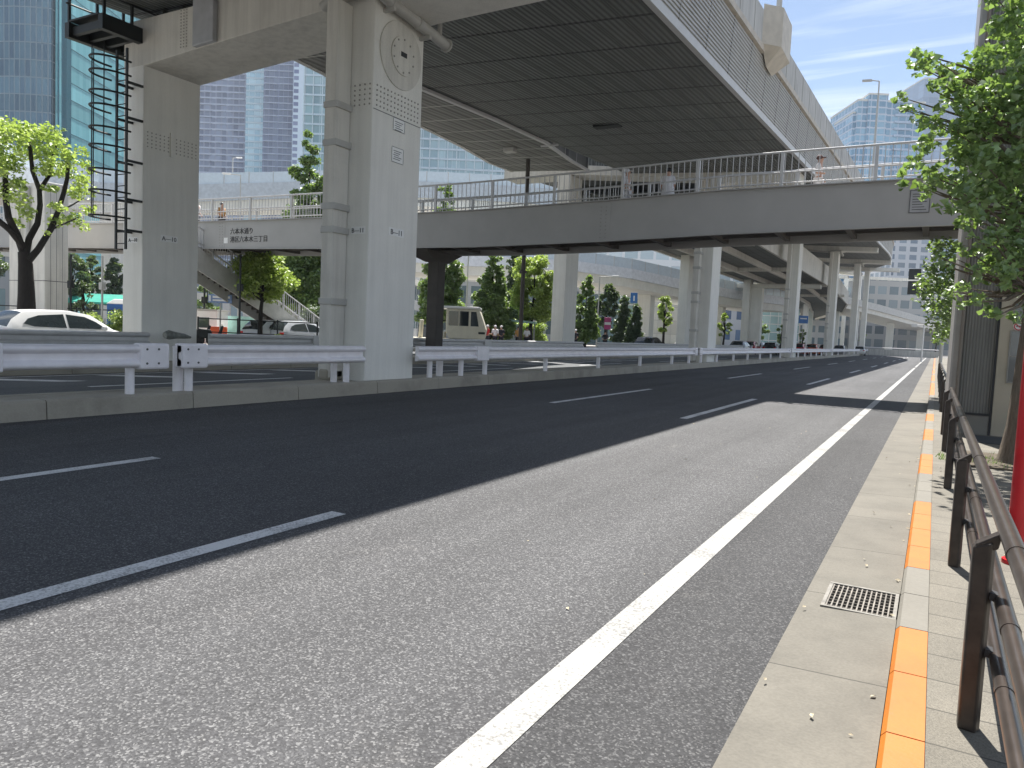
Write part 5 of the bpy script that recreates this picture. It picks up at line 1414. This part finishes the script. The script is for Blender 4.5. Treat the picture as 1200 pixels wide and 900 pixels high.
mb = MB(); mb.box(-.4,.4,-.13,-.06,.35,.5); mesh_obj('reflective_band', mb, M['white'], t, local=True)
c_ = atD(283,372,42); t = thing('glass_screen', 'pale teal glass screen behind the forked tree', 'screen', (c_.x,c_.y,.15), math.radians(yawr))
mb = MB(); mb.box(-1.1,1.1,0,.04,0,1.5); mesh_obj('pane', mb, plain('screen_teal',(0.35,0.60,0.55),0.15), t, local=True)
mb = MB(); mb.box(-1.15,-1.1,-.02,.06,0,1.55); mesh_obj('frame', mb, M['rail_grey'], t, local=True)
for a_,lb in ((247,'parked black scooter left of the orange barrier'),(232,'parked black scooter beside the left pier leg')):
    c_ = atD(a_,384,37); t = thing('scooter', lb, 'scooter', (c_.x,c_.y,.15), math.radians(yawr+20))
    mb = MB(); mb.prism([(-.5,.35),(.2,.3),(.45,.35),(.6,.95),(.5,1.0),(.3,.5),(.1,.48),(0,.75),(-.55,.8),(-.65,.6)],'y',-.12,.12); mesh_obj('body', mb, M['black'], t, local=True, bevel=.03)
    for xx in (-.5,.6): mb = MB(); mb.disc((xx,-.05,.24),(0,1,0),.24,.1,16); mesh_obj('wheel', mb, M['tyre'], t, local=True)
    mb = MB(); mb.tube([(.52,-.3,1.02),(.5,.3,1.02)],.02,6); mesh_obj('handlebar', mb, M['black'], t, local=True)

# ================================================================= VEHICLES
def loft(stn):
    """stn rows: (y, half width low, half width belt, half width roof, z low, z belt, z roof)"""
    rows = []
    for (y,wl,wb,wr,zl,zb,zr) in stn:
        rows.append([(-wl,y,zl),(-wb,y,(zl*0.45+zb*0.55)),(-wb*.985,y,zb),(-wr,y,zr),(-wr*.55,y,zr+.03),(0,y,zr+.04),(wr*.55,y,zr+.03),(wr,y,zr),(wb*.985,y,zb),(wb,y,(zl*0.45+zb*0.55)),(wl,y,zl)])
    return rows
HATCH = [(-2.08,.70,.74,.66,.42,.82,.86),(-2.0,.78,.82,.68,.28,.88,.98),(-1.85,.80,.85,.62,.22,.93,1.20),(-1.55,.80,.86,.58,.20,.95,1.42),(-1.1,.80,.87,.58,.20,.95,1.47),(-.9,.80,.87,.58,.2,.95,1.48),(-.2,.80,.87,.585,.2,.94,1.49),(.0,.80,.87,.585,.2,.94,1.485),(.55,.80,.87,.57,.2,.93,1.40),(1.0,.80,.87,.60,.2,.92,1.13),(1.22,.80,.87,.66,.2,.91,.97),(1.6,.80,.85,.64,.22,.84,.88),(1.95,.76,.80,.60,.26,.74,.78),(2.08,.66,.68,.5,.36,.6,.62)]
def car(label, loc, rz, paint, group=None, parts=True, name='car'):
    t = thing(name, label, 'car', loc, rz, group)
    rows = loft(HATCH); body = MB(); wins = []
    nC = 11; vs = [p_ for r in rows for p_ in r]
    bf = []; wf = {'side_window': [], 'windscreen': [], 'rear_window': []}
    for i in range(len(rows)-1):
        for j in range(nC-1):
            f = (i*nC+j, i*nC+j+1, (i+1)*nC+j+1, (i+1)*nC+j)
            if False: pass
            elif j in (3,4,5,6) and i in (8,9): wf['windscreen'].append(f)
            elif j in (3,4,5,6) and i in (1,2): wf['rear_window'].append(f)
            else: bf.append(f)
    bf.append(tuple(range(nC-1,-1,-1))); bf.append(tuple((len(rows)-1)*nC+k for k in range(nC)))
    bf += [(i*nC, (i+1)*nC, (i+1)*nC+nC-1, i*nC+nC-1) for i in range(len(rows)-1)]
    body.add(vs, bf); mesh_obj('body', body, paint, t, smooth='auto', local=True)
    for nm, fs in wf.items():
        if nm == 'side_window':
            for sx in (-1,1):
                for ol in ([(-.27,.985),(.93,.975),(.62,1.2),(.30,1.345),(-.27,1.405)],[(-.35,.985),(-1.3,1.01),(-1.58,1.09),(-1.42,1.24),(-1.1,1.345),(-.35,1.405)]):
                    mb = MB(); k_ = len(ol)
                    X_ = lambda z,o_: sx*(.857-.277*(z-.95)/.53+o_)
                    mb.add([(X_(z,.014),y,z) for y,z in ol]+[(X_(z,-.03),y,z) for y,z in ol],[tuple(range(k_)),tuple(range(2*k_-1,k_-1,-1))]+[(i,(i+1)%k_,k_+(i+1)%k_,k_+i) for i in range(k_)])
                    mesh_obj(nm, mb, M['cglass'], t, local=True)
        else:
            mb = MB(); mb.add(vs, fs); mesh_obj(nm, mb, M['cglass'], t, smooth='auto', local=True)
    for yy in (-1.28,1.30):
        for sx in (-1,1):
            mb = MB(); mb.disc((sx*.66,yy,.31),(sx,0,0),.31,.2,20); wh = mesh_obj('wheel', mb, M['tyre'], t, bevel=.03, local=True)
            mb = MB(); mb.disc((sx*.862,yy,.31),(sx,0,0),.2,.012,16); mesh_obj('rim', mb, M['rim'], wh, local=True)
    for sx in (-1,1):
        mb = MB(); mb.box(min(sx*.5,sx*.76),max(sx*.5,sx*.76),-2.085,-1.98,.76,.9); mesh_obj('tail_lamp', mb, M['tail'], t, bevel=.02, local=True)
        mb = MB(); mb.box(min(sx*.45,sx*.7),max(sx*.45,sx*.7),1.92,2.05,.62,.74); mesh_obj('headlight', mb, M['white'], t, bevel=.02, local=True)
        mb = MB(); mb.box(min(sx*.88,sx*1.02),max(sx*.88,sx*1.02),.72,.86,.94,1.07); mesh_obj('mirror', mb, paint, t, bevel=.03, local=True)
    mb = MB(); mb.box(-.26,.26,-2.11,-2.07,.55,.68); mesh_obj('number_plate', mb, M['white'], t, local=True)
    return t
def cpaint(nm, c): return plain(nm, c, 0.22, 0.0, 0.03, 1, 0.7)
WHT = cpaint('car_white',(0.78,0.78,0.77))
cX = -24.2; q = atX(118,386,cX)
car('white hatchback driving behind the rear guard rail at the far left', (cX, q.y-1.25, 0), 0, WHT)
CARS = [(762,398,62,'black saloon below the slim pale tree',(0.015,0.015,0.018)),(806,402,74,'white van-like car right of the black saloon',(0.7,0.7,0.7)),(868,402,84,'dark blue car between the second and third piers',(0.05,0.07,0.15)),(905,402,92,'black car with bright tail lamps behind the third pier',(0.02,0.02,0.02)),
        (938,404,100,'red car waiting in the far queue',(0.5,0.03,0.03)),(953,405,104,'orange taxi in the far queue',(0.6,0.12,0.03)),(985,406,112,'silver car in the far queue',(0.45,0.46,0.48)),(1008,406,124,'white car in the far queue',(0.7,0.7,0.7)),(890,402,98,'grey car in the far queue',(0.2,0.2,0.22)),(880,402,88,'dark red car just right of the second pier',(0.35,0.02,0.02)),(968,405,108,'maroon car between the fourth pier legs',(0.3,0.02,0.02)),(922,403,96,'black minicar behind the third pier foot',(0.03,0.03,0.03))]
for a,b,D,lb,c_ in CARS:
    q = atD(a,b,D); car(lb, (q.x,q.y,0), random.uniform(-.05,.05), cpaint('car_paint',c_), 'cars queueing beyond the piers')
q = atD(398,398,44)
for a,lb in ((328,'pale parked car roof showing below the staircase'),(352,'silver parked car at the staircase foot')):
    q = atD(a,392,40); car(lb, (q.x,q.y,0), 0.05, cpaint('car_paint',(0.5,0.52,0.55)))
# white crane truck
q = atD(535,398,40); tk = thing('crane_truck', 'cream white work truck with big cab behind the rear guard rail', 'truck', (q.x,q.y,0), math.radians(yawr))
CRM = plain('truck_cream',(0.66,0.62,0.50),0.45,0,0.08)
mb = MB(); mb.prism([(-0.4,0.95),(1.45,0.95),(1.55,1.5),(1.15,2.55),(-0.6,2.55),(-0.6,1.3)],'y',0,2.2); mesh_obj('cab', mb, CRM, tk, bevel=.06, local=True)
mb = MB(); mb.box(-1.05,1.2,-.1,2.3,2.55,2.68); mesh_obj('cab_roof', mb, M['white'], tk, bevel=.04, local=True)
for a,b in ((-.45,.05),(.12,.6),(.72,1.15)):
    mb = MB(); mb.prism([(a,1.65),(b,1.65),(b-(.15 if a>.5 else 0),2.42),(a,2.42)],'y',-.015,.02); mesh_obj('side_window', mb, M['cglass'], tk, local=True)
mb = MB(); mb.box(-2.9,1.4,0.1,2.1,.55,.93); mesh_obj('chassis', mb, CRM, tk, bevel=.03, local=True)
mb = MB(); mb.box(-1.25,-.65,.1,.9,.95,1.3); mb.box(-1.05,-.85,.2,.5,1.3,2.5); mb.box(-3.4,-2.7,.2,1.7,.9,1.7); mb.tube([(-2.0,.6,.9),(-1.95,.6,1.9)],.12,8); mesh_obj('machinery', mb, CRM, tk, bevel=.03, local=True)
for xx in (0.0,1.05-2.3):
    mb = MB(); mb.disc((xx+.3,.25,.45),(0,-1,0),.45,.3,20); mb2=mesh_obj('wheel', mb, M['tyre'], tk, bevel=.03, local=True)
mb = MB(); mb.disc((1.2,.25,.45),(0,-1,0),.45,.3,20); mesh_obj('wheel', mb, M['tyre'], tk, bevel=.03, local=True)
mb = MB(); mb.box(1.15,1.5,-.05,.1,1.25,1.36); mesh_obj('grab_handle', mb, M['black'], tk, local=True)

# ================================================================= PEOPLE
def person(label, loc, rz, height, shirt, legs_c, hair=None, cap=None, pose='walk', skirt=False):
    t = thing('person', label, 'person', loc, rz)
    s = height/1.70
    # joints: x right, y forward, z up
    st_ = 0.22 if pose == 'walk' else 0.02
    J = {'pel':(0,0,.93,.125),'wst':(0,0,1.05,.115),'chs':(0,.01,1.28,.14),'nck':(0,.01,1.44,.055),'hd0':(0,.02,1.52,.078),'hd1':(0,.025,1.60,.088),'hd2':(0,.01,1.67,.062),'nose':(0,.115,1.575,.016),
         'shl':(-.17,0,1.39,.055),'ell':(-.215,-.05 if pose=='walk' else .0,1.12,.04),'wrl':(-.2,.13,.95,.028),'hal':(-.2,.18,.89,.034),
         'shr':(.17,0,1.39,.055),'elr':(.215,-.06,1.12,.04),'wrr':(.17,.16,1.10 if pose=='walk' else .93,.028),'har':(.13,.23,1.10 if pose=='walk' else .87,.034),
         'hpl':(-.09,0,.88,.095),'knl':(-.09,st_*.6+.03,.49,.06),'anl':(-.09,st_*.9-.02,.09,.038),'tol':(-.09,st_*.9+.14,.035,.03),
         'hpr':(.09,0,.88,.095),'knr':(.09,-st_*.3+.03,.49,.06),'anr':(.09,-st_-.05,.11,.038),'tor':(.09,-st_+.1,.04,.03)}
    E_ = [('pel','wst'),('wst','chs'),('chs','nck'),('nck','hd0'),('hd0','hd1'),('hd1','hd2'),('hd1','nose'),('chs','shl'),('shl','ell'),('ell','wrl'),('wrl','hal'),('chs','shr'),('shr','elr'),('elr','wrr'),('wrr','har'),
          ('pel','hpl'),('hpl','knl'),('knl','anl'),('anl','tol'),('pel','hpr'),('hpr','knr'),('knr','anr'),('anr','tor')]
    def skin(name, keys, edges, grow, mat):
        ks = list(keys); me = bpy.data.meshes.new(name)
        me.from_pydata([(J[k][0]*s,J[k][1]*s,J[k][2]*s) for k in ks], [(ks.index(a),ks.index(b)) for a,b in edges], [])
        me.materials.append(mat)
        ob = bpy.data.objects.new(name, me); COL.objects.link(ob); ob.parent = t
        me.attributes  # skin layer
        import bmesh
        bm = bmesh.new(); bm.from_mesh(me); ly = bm.verts.layers.skin.verify(); bm.verts.ensure_lookup_table()
        for i,k in enumerate(ks):
            r_ = (J[k][3]+grow)*s; bm.verts[i][ly].radius = (r_*1.0, r_)
        bm.verts[0][ly].use_root = True
        bm.to_mesh(me); bm.free()
        ob.modifiers.new('skin','SKIN').use_smooth_shade = True
        sb = ob.modifiers.new('sub','SUBSURF'); sb.levels = 1; sb.render_levels = 1
        return ob
    skin('body', J.keys(), E_, 0, M['skin'])
    kt = ['chs','wst','pel','shl','ell','shr','elr']
    skin('shirt', kt, [('pel','wst'),('wst','chs'),('chs','shl'),('shl','ell'),('chs','shr'),('shr','elr')], .016, shirt)
    kl = ['pel','hpl','knl','anl','hpr','knr','anr']
    skin('trousers', kl, [('pel','hpl'),('hpl','knl'),('knl','anl'),('pel','hpr'),('hpr','knr'),('knr','anr')], .012, legs_c)
    if skirt:
        mb = MB(); mb.tube([(0,0,1.4*s),(0,0,1.1*s),(0,0,.62*s)],[.15*s,.2*s,.25*s],12); mesh_obj('loose_coat', mb, shirt, t, smooth='auto', local=True)
    mb = MB(); pts=[(0,-.01*s,(1.575+.02*k)*s) for k in range(8)]; mb.tube(pts,[r_*s for r_ in (.088,.1,.104,.1,.094,.08,.06,.02)],12)
    mesh_obj('cap' if cap else 'hair', mb, cap or M['hair'], t, smooth='auto', local=True)
    if cap:
        mb = MB(); mb.box(-.06*s,.06*s,.07*s,.18*s,1.615*s,1.63*s); mesh_obj('cap_brim', mb, cap, t, local=True)
    return t
WS = plain('white_cloth',(0.75,0.73,0.74),0.8); DK = plain('dark_cloth',(0.03,0.03,0.04),0.85); GRY=plain('grey_cloth',(0.3,0.3,0.32),0.85); BRN=plain('brown_cap',(0.10,0.05,0.04),0.7)
RD=plain('red_cloth',(0.55,0.03,0.03),0.8); ORG_=plain('ochre_cloth',(0.45,0.25,0.08),0.8)
person('person in a white T-shirt and dark cap walking right on the footbridge', (-3.4,24.2,fz(-3.4,2)-.6), -H, 1.62, WS, WS, cap=BRN)
person('person in a long loose white coat seen from behind on the footbridge', (-8.35,25.2,fz(-8.35,2)-.42), 0.3, 1.7, WS, DK, pose='stand', skirt=True)
person('person in white clothes and white cap behind a railing post on the footbridge', (-9.85,25.2,fz(-9.9,2)-.3), -H, 1.7, WS, WS, cap=WS)
person('person in pale top at the left part of the footbridge', (-31.4,24.3,fz(-31.4,2)-.45), -H, 1.65, WS, GRY)
person('person in brown top behind the first one at the left of the footbridge', (-30.7,25.2,fz(-30.7,2)-.45), -H, 1.65, ORG_, DK)
for (a,b,D,lb,sh,cp) in ((571,396,50,'person in red top standing left of the bus shelter',RD,WS),(580,396,51,'person in white helmet and pale top near the shelter',WS,WS),(587,397,52,'person in dark top and white cap near the shelter',DK,WS),(607,397,53,'person in ochre top under the shelter roof',ORG_,None),
                       (617,399,54,'person in white shirt right of the shelter post',WS,None),(674,399,56,'person with white hat at the second pier leg',DK,WS),(709,400,60,'person standing by the magenta bus stop sign',DK,None)):
    q = atD(a,b,D); person(lb, (q.x,q.y,.15), random.uniform(-1,1), 1.68, sh, DK, cap=cp)

# ================================================================= AIR
mb = MB(); mb.box(-1000,1000,-330,1300,-1.06,215)
hz = mesh_obj('haze', mb, [])
hm = bpy.data.materials.new('haze_air'); hm.use_nodes = True; hm.node_tree.nodes.clear()
pv = hm.node_tree.nodes.new('ShaderNodeVolumePrincipled'); ho = hm.node_tree.nodes.new('ShaderNodeOutputMaterial')
pv.inputs['Color'].default_value = (0.84, 0.91, 1.0, 1); pv.inputs['Density'].default_value = 0.00024; pv.inputs['Anisotropy'].default_value = 0.25
hm.node_tree.links.new(pv.outputs[0], ho.inputs['Volume']); hz.data.materials.append(hm)
hz['kind'] = 'stuff'; hz['label'] = 'thin summer haze over the whole street and the far towers'; hz['category'] = 'haze'
